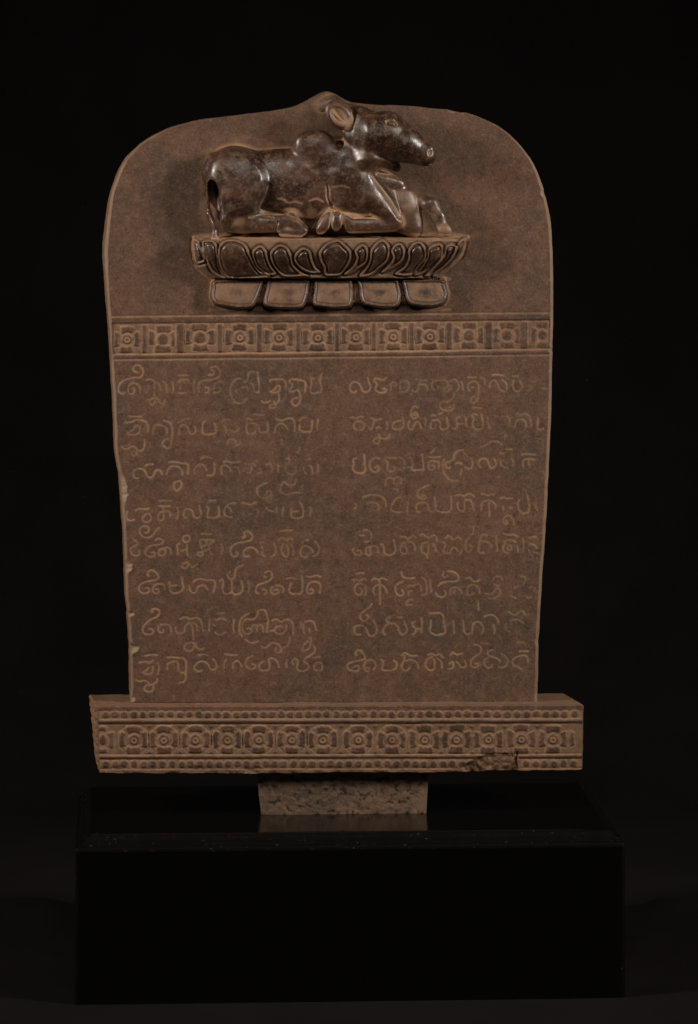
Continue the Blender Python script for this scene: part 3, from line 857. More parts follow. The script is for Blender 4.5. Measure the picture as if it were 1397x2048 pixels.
# little triangles between the circles
for x in [299, 360, 423, 487, 551, 615, 682, 751, 817, 882, 945, 1010, 1075]:
    for sgn in (-1, 1):
        yb = 1479 + sgn * 25
        raised([(x - 5, yb + sgn * 3), (x, yb - sgn * 4), (x + 5, yb + sgn * 3)], 1.6, None, None, closed_spline=False)
# broken patch at the lower right and the crack beside it
brk = spline([(925, 1534), (945, 1522), (962, 1512), (985, 1508), (1010, 1507), (1030, 1509), (1035, 1525), (1037, 1546), (1000, 1552), (940, 1552)], 2, closed=True)
s = poly_sdf(X, Y, brk) + 2.2 * value_noise(X, Y, 14, 51)
k = smooth(2, -5, s)
rough = value_noise(X, Y, 10, 52, 3)
Hm[w] = Hm[w] * (1 - k) + k * (-7 - 5 * smooth(1515, 1545, Y) + 3.4 * rough)
Dm[w] = Dm[w] * (1 - k) + k * (.35 + .3 * rough)
CHIP = new_piece("broken_patch", "plinth")
Lm[w] = np.where(s < 0, CHIP, Lm[w])
groove([(1035, 1506), (1033, 1520), (1037, 1532), (1040, 1546)], 2.0, 7, 0)
fr = smooth(1531, 1548, Y + 5 * value_noise(X, Y, 22, 53))
Hm[w] -= fr * (2.5 + 5 * np.maximum(0, value_noise(X, Y, 13, 54, 3)))
Dm[w] = np.maximum(Dm[w] * (1 - .4 * fr), .35 * fr)
Hm[w] += .5 * value_noise(X, Y, 16, 55, 3)
plinth_maps = (Hm, Dm, Pm, Lm)
# ---------------------------------------------------------------- the reclining bull, cut in high relief
VX = 1.75
X0, X1, Y0, Y1, H0, H1 = 396, 912, 176, 486, -8, 120
gxs = np.arange(X0, X1, VX, dtype=np.float32); gys = np.arange(Y0, Y1, VX, dtype=np.float32); ghs = np.arange(H0, H1, VX, dtype=np.float32)
NXV, NYV, NHV = len(gxs), len(gys), len(ghs)

class Field:
    def __init__(self): self.d = np.full((NHV, NYV, NXV), 60, np.float32)
    def box(self, lo, hi):
        a = [max(0, int((lo[0] - X0) / VX)), max(0, int((lo[1] - Y0) / VX)), max(0, int((lo[2] - H0) / VX))]
        b = [min(NXV, int((hi[0] - X0) / VX) + 2), min(NYV, int((hi[1] - Y0) / VX) + 2), min(NHV, int((hi[2] - H0) / VX) + 2)]
        sl = (slice(a[2], b[2]), slice(a[1], b[1]), slice(a[0], b[0]))
        return sl, gxs[sl[2]][None, None, :], gys[sl[1]][None, :, None], ghs[sl[0]][:, None, None]
    def put(self, sl, nd, k, cut=False):
        d = self.d[sl]
        if cut:
            nd = -nd; h = np.maximum(k - np.abs(d - nd), 0) / k; self.d[sl] = np.maximum(d, nd) + h * h * k / 4
        else:
            h = np.maximum(k - np.abs(d - nd), 0) / k; self.d[sl] = np.minimum(d, nd) - h * h * k / 4
    def cap(self, a, b, ra, rb, k=8, hs=1.0, cut=False):
        """tapered limb between two joints; hs > 1 flattens it against the slab"""
        m = max(ra, rb) + k + 14
        lo = [min(a[i], b[i]) - m for i in range(3)]; hi = [max(a[i], b[i]) + m for i in range(3)]
        sl, x, y, h = self.box(lo, hi)
        d = np.subtract(b, a).astype(float); d[2] *= hs; L2 = float(d @ d) + 1e-6
        px, py, ph = x - a[0], y - a[1], (h - a[2]) * hs
        t = np.clip((px * d[0] + py * d[1] + ph * d[2]) / L2, 0, 1)
        r = np.sqrt((px - t * d[0]) ** 2 + (py - t * d[1]) ** 2 + (ph - t * d[2]) ** 2)
        self.put(sl, (r - (ra + (rb - ra) * t)) / (1 if hs == 1 else hs ** .5), k, cut)
    def ell(self, c, r, rot=0.0, k=8, cut=False):
        m = max(r) + k + 14
        sl, x, y, h = self.box([c[i] - m for i in range(3)], [c[i] + m for i in range(3)])
        px, py, ph = x - c[0], y - c[1], h - c[2]
        cc, ss = math.cos(rot), math.sin(rot)
        qx, qy = (px * cc + py * ss) / r[0], (-px * ss + py * cc) / r[1]
        qh = ph / r[2]
        k0 = np.sqrt(qx * qx + qy * qy + qh * qh)
        k1 = np.sqrt((qx / r[0]) ** 2 + (qy / r[1]) ** 2 + (qh / r[2]) ** 2) + 1e-6
        self.put(sl, k0 * (k0 - 1) / k1, k, cut)

B = Field()
# trunk, rump and shoulder
B.cap((476, 368, 4), (700, 376, 6), 66, 72, 8, hs=1.15)
B.cap((486, 432, 6), (780, 436, 8), 30, 28, 14)
B.ell((590, 350, 16), (120, 52, 46), .02, 14)
B.cap((470, 352, 6), (492, 372, 10), 61, 60, 12)
B.ell((484, 372, 30), (52, 68, 46), .22, 5)           # thigh
B.cap((484, 396, 26), (488, 430, 28), 40, 36, 8)
B.ell((705, 362, 16), (70, 84, 60), -.2, 14)          # shoulder mass
# hump over the shoulders
B.cap((614, 289, 34), (636, 288, 36), 26, 27, 6)
B.cap((604, 304, 34), (606, 322, 32), 17, 18, 8)
B.cap((632, 296, 34), (690, 330, 34), 32, 46, 16)
# neck and chest
B.cap((706, 346, 30), (742, 288, 46), 56, 36, 14)
B.cap((738, 350, 30), (772, 392, 30), 40, 30, 10)
B.cap((742, 316, 60), (788, 334, 38), 20, 14, 5)      # rolls of the throat
B.cap((742, 348, 60), (797, 370, 38), 19, 14, 4)
B.ell((806, 408, 32), (30, 38, 24), -.1, 6)           # dewlap
B.cap((816, 412, 22), (828, 452, 22), 26, 21, 6)
B.cap((790, 440, 20), (830, 462, 22), 22, 14, 6)
# head
B.cap((728, 264, 52), (774, 266, 58), 41, 42, 10)
B.cap((774, 266, 58), (812, 285, 64), 42, 33, 8)
B.cap((812, 285, 64), (850, 307, 68), 32, 21, 8)
B.cap((764, 290, 58), (812, 301, 60), 25, 20, 6)      # jaw
B.cap((796, 300, 58), (842, 317, 64), 24, 14, 8)
B.ell((853, 311, 70), (21, 19.5, 19), .5, 8)            # muzzle
B.cap((718, 248, 42), (724, 284, 42), 36, 28, 10)     # poll behind the cheek
# poll, horn stub and the ridge that rises into the slab's peak
B.cap((664, 206, -4), (712, 234, 34), 14, 18, 12)
B.cap((644, 212, -8), (668, 206, 0), 14, 14, 12)
B.cap((684, 206, 34), (714, 228, 50), 5, 8, 6)
# tail
B.cap((428, 316, 20), (413, 340, 18), 12, 9.5, 8)
for a, b, ra, rb in (((413, 340, 18), (411, 385, 12), 9, 5), ((411, 385, 12), (419, 428, 12), 5, 4.6), ((418, 428, 14), (431, 452, 18), 5.5, 6), ((431, 452, 18), (431, 480, 34), 7, 8.5)):
    B.cap(a, b, ra, rb, 5)
B.ell((431, 401, 42), (15.5, 43, 36), -.20, 5, cut=True)
B.cap((446, 392, 34), (452, 440, 30), 7, 12, 6)
# hind shank folded along the ground, and the hoof
B.cap((466, 446, 34), (560, 447, 38), 20, 18, 6)
B.cap((562, 446, 44), (582, 440, 50), 15, 15, 4)
B.cap((582, 440, 52), (606, 459, 58), 15, 11, 5)
B.cap((568, 464, 48), (600, 467, 58), 11, 8, 5)
# near foreleg: upper arm forward and down to the knee, forearm folded back
B.cap((706, 352, 34), (742, 392, 46), 44, 34, 12)
B.cap((742, 392, 48), (784, 434, 54), 32, 18, 8)
B.ell((790, 444, 54), (17, 15, 17), 0, 6)
B.cap((786, 448, 52), (704, 452, 52), 16, 15, 5)
B.cap((704, 450, 54), (692, 440, 54), 12, 11, 3)
B.ell((674, 442, 58), (11, 21, 16), .1, 2.5)
B.ell((650, 446, 52), (13, 26, 17), .55, 2.5)
B.cap((660, 372, 74), (662, 404, 72), 2.5, 4, 6, cut=True)   # crease behind the elbow
B.cap((662, 404, 70), (674, 424, 70), 4.2, 4.4, 6, cut=True)
B.cap((674, 424, 72), (738, 428, 78), 3.6, 3.0, 5, cut=True)
B.cap((662, 406, 66), (640, 424, 60), 3.8, 3.4, 6, cut=True)
B.cap((524, 420, 62), (580, 428, 50), 3.8, 3.4, 6, cut=True)
B.cap((757, 340, 84), (803, 354, 56), 3.0, 3.0, 5, cut=True)
B.cap((752, 378, 90), (800, 428, 70), 3.2, 3.4, 6, cut=True)
B.cap((795, 384, 66), (802, 412, 62), 2.2, 2.2, 4, cut=True)
# far foreleg, knee raised, hoof set on the lotus
B.cap((834, 402, 26), (862, 409, 34), 13, 14, 6)
B.cap((862, 410, 36), (878, 434, 44), 16, 12, 6)
B.cap((878, 434, 44), (884, 452, 46), 12, 11, 5)
B.ell((890, 461, 48), (15, 13, 17), .5, 5)
B.ell((851, 452, 46), (6.0, 24, 36), .05, 4, cut=True)
# hollow between neck, ear and hump
B.cap((660, 262, 54), (680, 286, 44), 6, 8, 8, cut=True)
B.ell((680, 289, 52), (8, 8, 34), 0, 5, cut=True)
# mouth line and nostril
B.cap((868, 327, 70), (838, 326, 88), 2.0, 1.6, 3, cut=True)
B.ell((861, 305, 90), (2.6, 5.0, 6), .6, 4, cut=True)
B.cap((848, 297, 80), (862, 297, 80), 4, 3.6, 8)
B.ell((783, 247, 92), (13, 7, 7), .28, 3, cut=True)
B.cap((769, 245, 90), (785, 239, 90), 2.0, 2.4, 3); B.cap((785, 239, 90), (800, 252, 86), 2.4, 1.9, 3)
B.cap((770, 248, 91), (784, 257, 95), 1.7, 2.0, 3); B.cap((784, 257, 95), (800, 254, 88), 2.0, 1.6, 3)

# chisel unevenness
yy3 = gys[None, :, None]; xx3 = gxs[None, None, :]; hh3 = ghs[:, None, None]
B.d += (.9 * np.sin(xx3 * .11 + 1.3 * np.sin(yy3 * .07 + hh3 * .05)) * np.sin(yy3 * .13 + 1.1 * np.sin(xx3 * .05))).astype(np.float32) * .25

E = Field()
a_ = .80
E.ell((679, 231, 64), (34, 24, 12), a_, 3)
E.ell((679, 232, 77), (25, 15, 13), a_, 3, cut=True)
E.cap((700, 254, 56), (718, 262, 52), 13, 12, 6)
E.cap((664, 222, 67), (690, 246, 67), 1.8, 2.4, 4)
EY = Field(); EY.ell((784, 248, 88), (8.5, 4.6, 6), .28, 2)


# dust packed round the foot of the bull, on the slab's face
foot = np.minimum(B.d[int((2 - H0) / VX)], E.d[int((2 - H0) / VX)])
wy, wx = np.mgrid[Y0:Y1 - 4, X0:X1 - 4].astype(np.float32)
fy, fx2 = (wy - Y0) / VX, (wx - X0) / VX
iy, ix = np.minimum(fy.astype(int), NYV - 2), np.minimum(fx2.astype(int), NXV - 2)
fd = foot[iy, ix] * (1 - (fy - iy)) + foot[iy + 1, ix] * (fy - iy)
Hm, Dm, Pm, Lm = slab_maps
w = (slice(Y0, Y1 - 4), slice(X0, X1 - 4))
nz_ = value_noise(wx, wy, 24, 141, 4)
halo = np.maximum(.95 * np.exp(-(np.maximum(fd - 1, 0) / 4.5) ** 2), .34 * smooth(30, 4, fd) * smooth(-.35, .5, nz_)) * (Hm[w] < 4)
halo *= .45 + .55 * smooth(196, 250, wy)
Dm[w] = np.maximum(Dm[w], halo * (.85 + .4 * nz_))
slab_maps = (Hm, Dm, Pm, Lm)

# ---------------------------------------------------------------- backdrop
def build_cloth():
    nx, ny = 260, 170
    prof = []                                 # (distance behind the slab, height) in pixels
    for t in np.linspace(0, 1, 120): prof.append((-3400 + t * 5200, 0))
    for t in np.linspace(0, 1, 40)[1:]:
        a = t * math.pi / 2 * .93
        prof.append((1800 + 900 * math.sin(a), 900 * (1 - math.cos(a))))
    y0, z0 = prof[-1]
    for t in np.linspace(0, 1, 72)[1:]: prof.append((y0 + t * 900, z0 + t * 3300))
    prof = np.array(prof)
    x = np.linspace(-4600, 4600, nx)
    PY, X = np.meshgrid(prof[:, 0], x, indexing='ij'); PZ = np.repeat(prof[:, 1:2], nx, 1)
    k = np.arange(len(prof))[:, None]
    # soft folds lying on the floor either side of the stand and hanging behind
    def fold(ax, ay, bx, by, w, h):
        a = np.array([ax, ay]); b = np.array([bx, by]); d = b - a; t = np.clip(((X - ax) * d[0] + (PY - ay) * d[1]) / (d @ d), 0, 1)
        r = np.hypot(X - ax - t * d[0], PY - ay - t * d[1])
        return h * np.exp(-(r / w) ** 2) * smooth(0, .12, t + .06) * smooth(1.06, .8, t)
    up = fold(-1500, 250, -500, 560, 95, 55) + fold(-1600, -60, -560, 230, 120, 26) + fold(560, 240, 1500, 30, 75, 40) + fold(620, 560, 1600, 330, 110, 45) + fold(900, -200, 1700, -320, 130, 16)
    up = up + 7 * value_noise(X + 4900, PY + 4400, 420, 71, 3) * smooth(0, 500, np.abs(X) - 560 + 200)
    flat = PZ < 300
    PZ = PZ + np.where(flat, np.maximum(up, 0), 0)
    PY = PY + np.where(flat, 0, 26 * value_noise(X + 5000, PZ, 700, 72, 2))
    co = np.stack([X * S, PY * S, PZ * S], -1).reshape(-1, 3)
    o = link_mesh("backdrop", co, grid_quads(len(prof), nx), CLOTH, None)
    o['kind'] = 'structure'
    return o
build_cloth()

# ---------------------------------------------------------------- black wooden stand
def build_stand():
    zt = CAMH - 1424.7
    root = empty("display_stand", (0, 0, 0), YAW, "black lacquered wooden block with a rounded top edge, holding the carved stone on its tenon", "stand")
    def U(sx, v): return float(local(sx, 1700, v)[0]) / S
    x0, x1 = U(151, -240), U(1250.5, -240)
    y0, y1 = -240.0, 352.0
    prof = [(0, 0), (0, zt - 60), (0, zt - 32), (0, zt - 26), (1.0, zt - 23), (3.5, zt - 20.5), (8, zt - 17.5), (12, zt - 14.2), (16, zt - 10.6), (19.5, zt - 7), (23, zt - 3.6), (26.5, zt - 1.0), (31, zt), (36, zt)]
    def ring(i, z, n=26):
        a, b, c, d = x0 + i, x1 - i, y0 + i, y1 - i
        c4 = [(a, c), (b, c), (b, d), (a, d)]
        pts = []
        r = 3.0
        corners = [((a, c), (0, 1), (1, 0)), ((b, c), (-1, 0), (0, 1)), ((b, d), (0, -1), (-1, 0)), ((a, d), (1, 0), (0, -1))]
        for (cx, cy), e0, e1 in corners:
            for t in (0, .5, 1):
                if t == .5: q = (cx + r * .3 * (e0[0] + e1[0]), cy + r * .3 * (e0[1] + e1[1]))
                elif t == 0: q = (cx + r * e0[0], cy + r * e0[1])
                else: q = (cx + r * e1[0], cy + r * e1[1])
                pts.append(q)
            nxt = corners[(corners.index(((cx, cy), e0, e1)) + 1) % 4]
            q0 = pts[-1]; q1 = (nxt[0][0] + r * nxt[1][0], nxt[0][1] + r * nxt[1][1])
            for t in np.r_[.004, .012, np.linspace(.03, .97, n - 4), .988, .996]:
                pts.append((q0[0] + t * (q1[0] - q0[0]), q0[1] + t * (q1[1] - q0[1])))
        return [(px, py, z) for px, py in pts], [min(abs(px - a), abs(px - b)) + min(abs(py - c), abs(py - d)) for px, py in pts]
    co, wear = [], []
    for j, (i, z) in enumerate(prof):
        p, cd = ring(i, z)
        co += p
        for q, dd in zip(p, cd):
            e = 1.0 if j in (3, 4, 5) else (.95 if j in (7, 8) else (.8 if 3 < j < 12 else 0))
            corner = math.exp(-(dd / 5) ** 2)
            wear.append(max(e * .9, corner))
    n = len(co) // len(prof)
    co = np.array(co) * S
    faces = []
    for j in range(len(prof) - 1):
        for k in range(n):
            faces.append((j * n + k, j * n + (k + 1) % n, (j + 1) * n + (k + 1) % n, (j + 1) * n + k))
    body = link_mesh("block", co, faces, LACQUER, root, {'wear': wear})
    me = body.data
    # top surface and underside as single sheets
    lid = bpy.data.meshes.new("top_board")
    lid.from_pydata([tuple(c) for c in co[-n:]], [], [tuple(range(n))])
    at = lid.attributes.new('wear', 'FLOAT', 'POINT'); at.data.foreach_set('value', [0.12] * n)
    lid.materials.append(LACQUER)
    o = bpy.data.objects.new("top_board", lid); COL.objects.link(o); o.parent = root
    return root, zt
STAND, ZT = build_stand()

# ---------------------------------------------------------------- the carved stone
STELE = empty("stone_stele", (0, 0, ZT * S), YAW, "carved brown stone slab with a reclining bull on a lotus over lines of engraved script", "stone carving")
def loc3(sx, sy, v):
    p = local(sx, sy, v); p[..., 2] -= ZT * S
    return p

def sample(m, x, y):
    x = np.clip(x, 0, RW - 2); y = np.clip(y, 0, RH - 2)
    ix, iy = np.floor(x).astype(int), np.floor(y).astype(int); fx, fy = x - ix, y - iy
    return (m[iy, ix] * (1 - fx) + m[iy, ix + 1] * fx) * (1 - fy) + (m[iy + 1, ix] * (1 - fx) + m[iy + 1, ix + 1] * fx) * fy

def resample(P, n):
    P = np.asarray(P); d = np.r_[0, np.cumsum(np.hypot(*np.diff(P, axis=0).T))]
    t = np.linspace(0, d[-1], n)
    return np.stack([np.interp(t, d, P[:, 0]), np.interp(t, d, P[:, 1])], 1)

def coons(bottom, top, left, right):
    """patch of points between four edges; bottom/top run left to right, left/right top to bottom"""
    nx, ny = len(top), len(left)
    u = np.linspace(0, 1, nx)[None, :, None]; v = np.linspace(0, 1, ny)[:, None, None]
    A = (1 - v) * top[None] + v * bottom[None]
    B = (1 - u) * left[:, None] + u * right[:, None]
    C = (1 - u) * (1 - v) * top[0] + u * (1 - v) * top[-1] + (1 - u) * v * bottom[0] + u * v * bottom[-1]
    return A + B - C

def split_face(G, maps, vbase, prefix_name, sub, extra_pale=None):
    """build a carved face from patch points G and partition it into its pieces"""
    H, D, Pq, L = maps
    ny, nx = G.shape[:2]
    x, y = G[..., 0].ravel(), G[..., 1].ravel()
    h = sample(H, x, y)
    co = loc3(x, y, vbase - h)
    q = grid_quads(ny, nx)[:, [0, 1, 2, 3]]
    nrm = face_normals_to_verts(co, q)
    att = {'dust': sample(D, x, y), 'polish': sample(Pq, x, y), 'pale': np.zeros(len(x)) if extra_pale is None else extra_pale(x, y)}
    cx, cy = x[q].mean(1), y[q].mean(1)
    lab = L[np.clip(cy, 0, RH - 1).round().astype(int), np.clip(cx, 0, RW - 1).round().astype(int)]
    order = np.argsort(lab, kind='stable'); sl = lab[order]
    ids, st = np.unique(sl, return_index=True); st = np.r_[st, len(sl)]
    out = {}
    for i, pid in enumerate(ids):
        f = q[order[st[i]:st[i + 1]]]
        out[int(pid)] = f
    return co, nrm, att, out, (x, y, h)

# outline of the slab as it stands against the dark
OUT_L = [(258, 1404), (258, 1350), (256, 1290), (251.5, 1215), (248.5, 1190), (246.5, 1130), (244, 1060), (238.5, 995), (235, 950), (227.5, 900), (225, 820), (220, 730), (215, 650), (208, 560), (205.5, 500), (208.6, 462), (213, 428), (218, 395), (226, 368), (236.5, 341), (250, 318), (264, 302), (281, 287)]
OUT_T = [(281, 287), (307, 271), (337, 257), (367.5, 247.5), (404, 239.5), (447, 234), (500, 227.5), (546, 221.5), (588, 214), (612, 203.5), (633, 192), (645, 186), (656, 182.5), (668, 186), (680, 193.5), (694, 201), (714, 206), (754, 209.5), (800, 211), (837, 213), (878, 218), (900, 219.5), (918, 224), (935, 226), (968, 238), (995, 251), (1020, 269), (1041, 290)]
OUT_R = [(1041, 290), (1059.5, 315), (1073, 339), (1084, 368), (1093, 398), (1102, 445), (1105, 491), (1107, 560), (1106.5, 640), (1105.3, 700), (1104.4, 760), (1103, 820), (1101, 870), (1096.5, 965), (1091.6, 1060), (1085.5, 1145), (1080.5, 1230), (1077.4, 1300), (1076, 1370), (1075, 1404)]
def slab_curves():
    L_ = spline(OUT_L, 2); T_ = spline(OUT_T, 2); R_ = spline(OUT_R, 2)
    nT, nS = 590, 810
    L_, T_, R_ = resample(L_, nS), resample(T_, nT), resample(R_, nS)
    loop = np.vstack([L_, T_[1:], R_[1:]])
    d = np.gradient(loop, axis=0)
    for _ in range(3): d = (np.roll(d, 3, 0) + d + np.roll(d, -3, 0)) / 3 if False else d
    k = np.hanning(15); k /= k.sum()
    dd = np.stack([np.convolve(np.pad(d[:, i], 7, mode='edge'), k, 'valid') for i in (0, 1)], 1)
    nr = np.stack([-dd[:, 1], dd[:, 0]], 1); nr /= np.linalg.norm(nr, axis=1, keepdims=True)
    # inward normal: loop goes up the left side, so inward is to the right of travel
    cen = np.array([660, 800]); 
    if ((cen - loop) * nr).sum() < 0: nr = -nr
    idx = np.arange(len(loop))
    wL = np.interp(loop[:nS, 1], [240, 290, 340, 460, 700, 1000, 1404], [3.5, 5, 8.5, 11.5, 9, 10, 9])
    wT = np.interp(T_[1:, 0], [281, 340, 420, 880, 960, 1041], [5, 3, 2.2, 2.2, 2.5, 4])
    wR = np.interp(R_[1:, 1], [290, 400, 700, 1404], [4, 6, 6.5, 6.5])
    wd = np.r_[wL, wT, wR]
    along = np.r_[0, np.cumsum(np.hypot(*np.diff(loop, axis=0).T))]
    wd = wd * (1 + .13 * value_noise(along, along * 0, 34, 91, 3))
    # chips knocked out of the edge: (x, y, reach, half length)
    chips = np.zeros(len(loop))
    for cx, cy, rch, hl in ((238, 978, 9, 26), (247, 1133, 11, 10), (252, 1229, 8, 4), (257, 1298, 15, 8), (1088, 387, 3, 7), (1104, 700, 2.5, 4), (1079, 1283, 2.5, 6), (905, 220, 3, 8), (925, 226, 2.5, 6), (258, 1398, 6, 5)):
        r = np.hypot(loop[:, 0] - cx, loop[:, 1] - cy)
        chips = np.maximum(chips, rch * np.exp(-(r / hl) ** 4) * (1 + .3 * value_noise(along, along * 0, 6, 92)))
    outer = loop + nr * (.55 * value_noise(along, along * 0, 22, 93, 3) + np.minimum(chips, 3) * .35)[:, None]
    inner = loop + nr * (wd + chips)[:, None]
    return outer, inner, nr, nS, nT, chips, wd
outer, inner, nr, nS, nT, chips, wd = slab_curves()
Lc = inner[:nS][::-1]; Tc = inner[nS - 1:nS + nT - 1]; Rc = inner[nS + nT - 2:]
Bc = np.stack([np.linspace(Lc[-1, 0], Rc[-1, 0], nT), np.linspace(Lc[-1, 1], Rc[-1, 1], nT)], 1)
G = coons(Bc, Tc, Lc, Rc)
co, nrm, att, groups, (gx, gy, gh) = split_face(G, slab_maps, 0.0, "slab", None)

def norm_letters():
    pass
# rosette grounds take the faces round their petals
def claim(groups, co_xy, rosettes, idmap):
    x, y = co_xy
    q = groups[0]; cx, cy = x[q].mean(1), y[q].mean(1)
    take = np.zeros(len(q), bool)
    for key, (ex, ey, rx, ry) in rosettes:
        m = (np.abs((cx - ex) / rx) ** 3 + np.abs((cy - ey) / ry) ** 3 < 1) & ~take
        groups[key] = q[m]; take |= m
    groups[0] = q[~take]

ros_slab = [(("rosette", 100 + i, "band"), (x, (float(yB(x)) + float(yC(x))) / 2 - .5, 30, 27.5)) for i, x in enumerate(fx)]
claim(groups, (gx, gy), ros_slab, None)

def edge_rings(outer, inner, side_mask_left, vs, vback, vbase, inner_h, back_shift):
    """bevel and side of a slab: returns rings of local points from the face edge back"""
    rings = [loc3(inner[:, 0], inner[:, 1], vbase - inner_h)]
    for t, v in vs:
        tt = t[:, None] if isinstance(t, np.ndarray) else t
        p = inner + (outer - inner) * tt
        rings.append(loc3(p[:, 0], p[:, 1], vbase + v))
    last = rings[-1].copy()
    back = last.copy(); back[:, 1] = (vbase + vback) * S
    back = back + back_shift
    for t in np.linspace(0, 1, 8)[1:]:
        rings.append(last * (1 - t) + back * t)
    return rings

isleft = np.zeros(len(outer)); isleft[:nS] = 1; isleft = np.convolve(np.pad(isleft, 20, mode='edge'), np.ones(41) / 41, 'valid')
ih = sample(slab_maps[0], inner[:, 0], inner[:, 1])
tl = 1 - .36 * isleft
vs = [(.22 * tl, .9), (.55 * tl, 3.0), (.82 * tl, 6.2), (tl, 12.0)]
# left side shows a sliver of the slab's thickness: its back reaches the outline
shift = np.zeros((len(outer), 3))
bk = loc3(outer[:, 0], outer[:, 1], 100.0); fr_ = loc3(*(inner + (outer - inner) * tl[:, None]).T, 12.0)
shift[:, 0] = (bk - fr_)[:, 0] * isleft
rings = edge_rings(outer, inner, isleft, vs, 100.0, 0.0, ih, shift)
RN = len(rings); n = len(outer)
rc = np.vstack(rings)
al = np.arange(n)
rough_side = value_noise(np.tile(al, RN) * 1.2, np.repeat(np.arange(RN), n) * 14.0, 11, 95, 3)
amp = np.repeat(np.r_[0, .15, .35, .35, .5, np.full(RN - 5, .9)], n)
nr3 = np.tile(np.stack([nr[:, 0], 0 * nr[:, 0], -nr[:, 1]], 1), (RN, 1))
rc = rc + nr3 * (rough_side * amp * S)[:, None]
rq = grid_quads(RN, n)
# join face and edge into one slab
base = len(co)
allco = np.vstack([co, rc])
rn = face_normals_to_verts(rc, rq)
if (rn[:, 1].mean()) > 0: rn = -rn; rq = rq[:, ::-1]
fq = groups[0]
c0 = co[fq[:1000]]; nn = np.cross(c0[:, 2] - c0[:, 0], c0[:, 3] - c0[:, 1])
if nn[:, 1].mean() > 0:
    nrm = -nrm
    for k in list(groups): groups[k] = groups[k][:, ::-1]
chip_rim_glint = np.tile(np.clip(chips / 5, 0, 1), RN) * np.repeat(np.r_[.2, 1, 1, 1, 1, np.linspace(.9, 0, RN - 5)], n)
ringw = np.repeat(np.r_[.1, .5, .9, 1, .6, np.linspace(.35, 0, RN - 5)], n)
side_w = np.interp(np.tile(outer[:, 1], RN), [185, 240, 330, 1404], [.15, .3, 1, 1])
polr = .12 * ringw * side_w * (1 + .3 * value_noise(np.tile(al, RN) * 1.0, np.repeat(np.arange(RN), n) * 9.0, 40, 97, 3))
chip_rim_glint = np.maximum(chip_rim_glint, .62 * ringw * side_w * (1 + .6 * value_noise(np.tile(al, RN) * 1.0, np.repeat(np.arange(RN), n) * 9.0, 26, 98, 4)))  # besides the chips, the side lamps' highlight is painted pale into the bevel colour
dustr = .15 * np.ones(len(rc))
slab_pale = np.r_[att['pale'], chip_rim_glint]
slab_dust = np.r_[att['dust'], dustr]; slab_pol = np.r_[att['polish'], polr]
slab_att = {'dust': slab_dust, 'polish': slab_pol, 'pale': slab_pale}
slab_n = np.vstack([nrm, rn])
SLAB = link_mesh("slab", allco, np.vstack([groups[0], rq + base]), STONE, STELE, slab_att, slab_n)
# back of the slab
bc = rings[-1]; m = len(bc)
bm_ = bpy.data.meshes.new("back_face"); bm_.from_pydata([tuple(p) for p in bc[::4]], [], [tuple(range(len(bc[::4])))])
bm_.materials.append(STONE); bo = bpy.data.objects.new("back_face", bm_); COL.objects.link(bo); bo.parent = SLAB

OBJ = {"slab": SLAB, "band": SLAB}
def emit(groups, co, nrm, att, rosettes):
    made = {}
    for key, _ in rosettes:
        if len(groups.get(key, ())):
            made[key] = link_mesh("rosette", co, groups[key], STONE, STELE, att, nrm)
            OBJ[key] = made[key]
    if BOWL_ID in groups:
        OBJ["lotus"] = link_mesh("lotus_throne", co, groups[BOWL_ID], STONE, STELE, att, nrm)
    for pid, f in groups.items():
        if not isinstance(pid, int) or pid in (0, BOWL_ID) or len(f) < 3: continue
        name, parent = PIECES[pid]
        par = OBJ.get(parent)
        if par is None: par = SLAB
        link_mesh(name, co, f, STONE, par, att, nrm)
emit(groups, co, nrm, att, ros_slab)

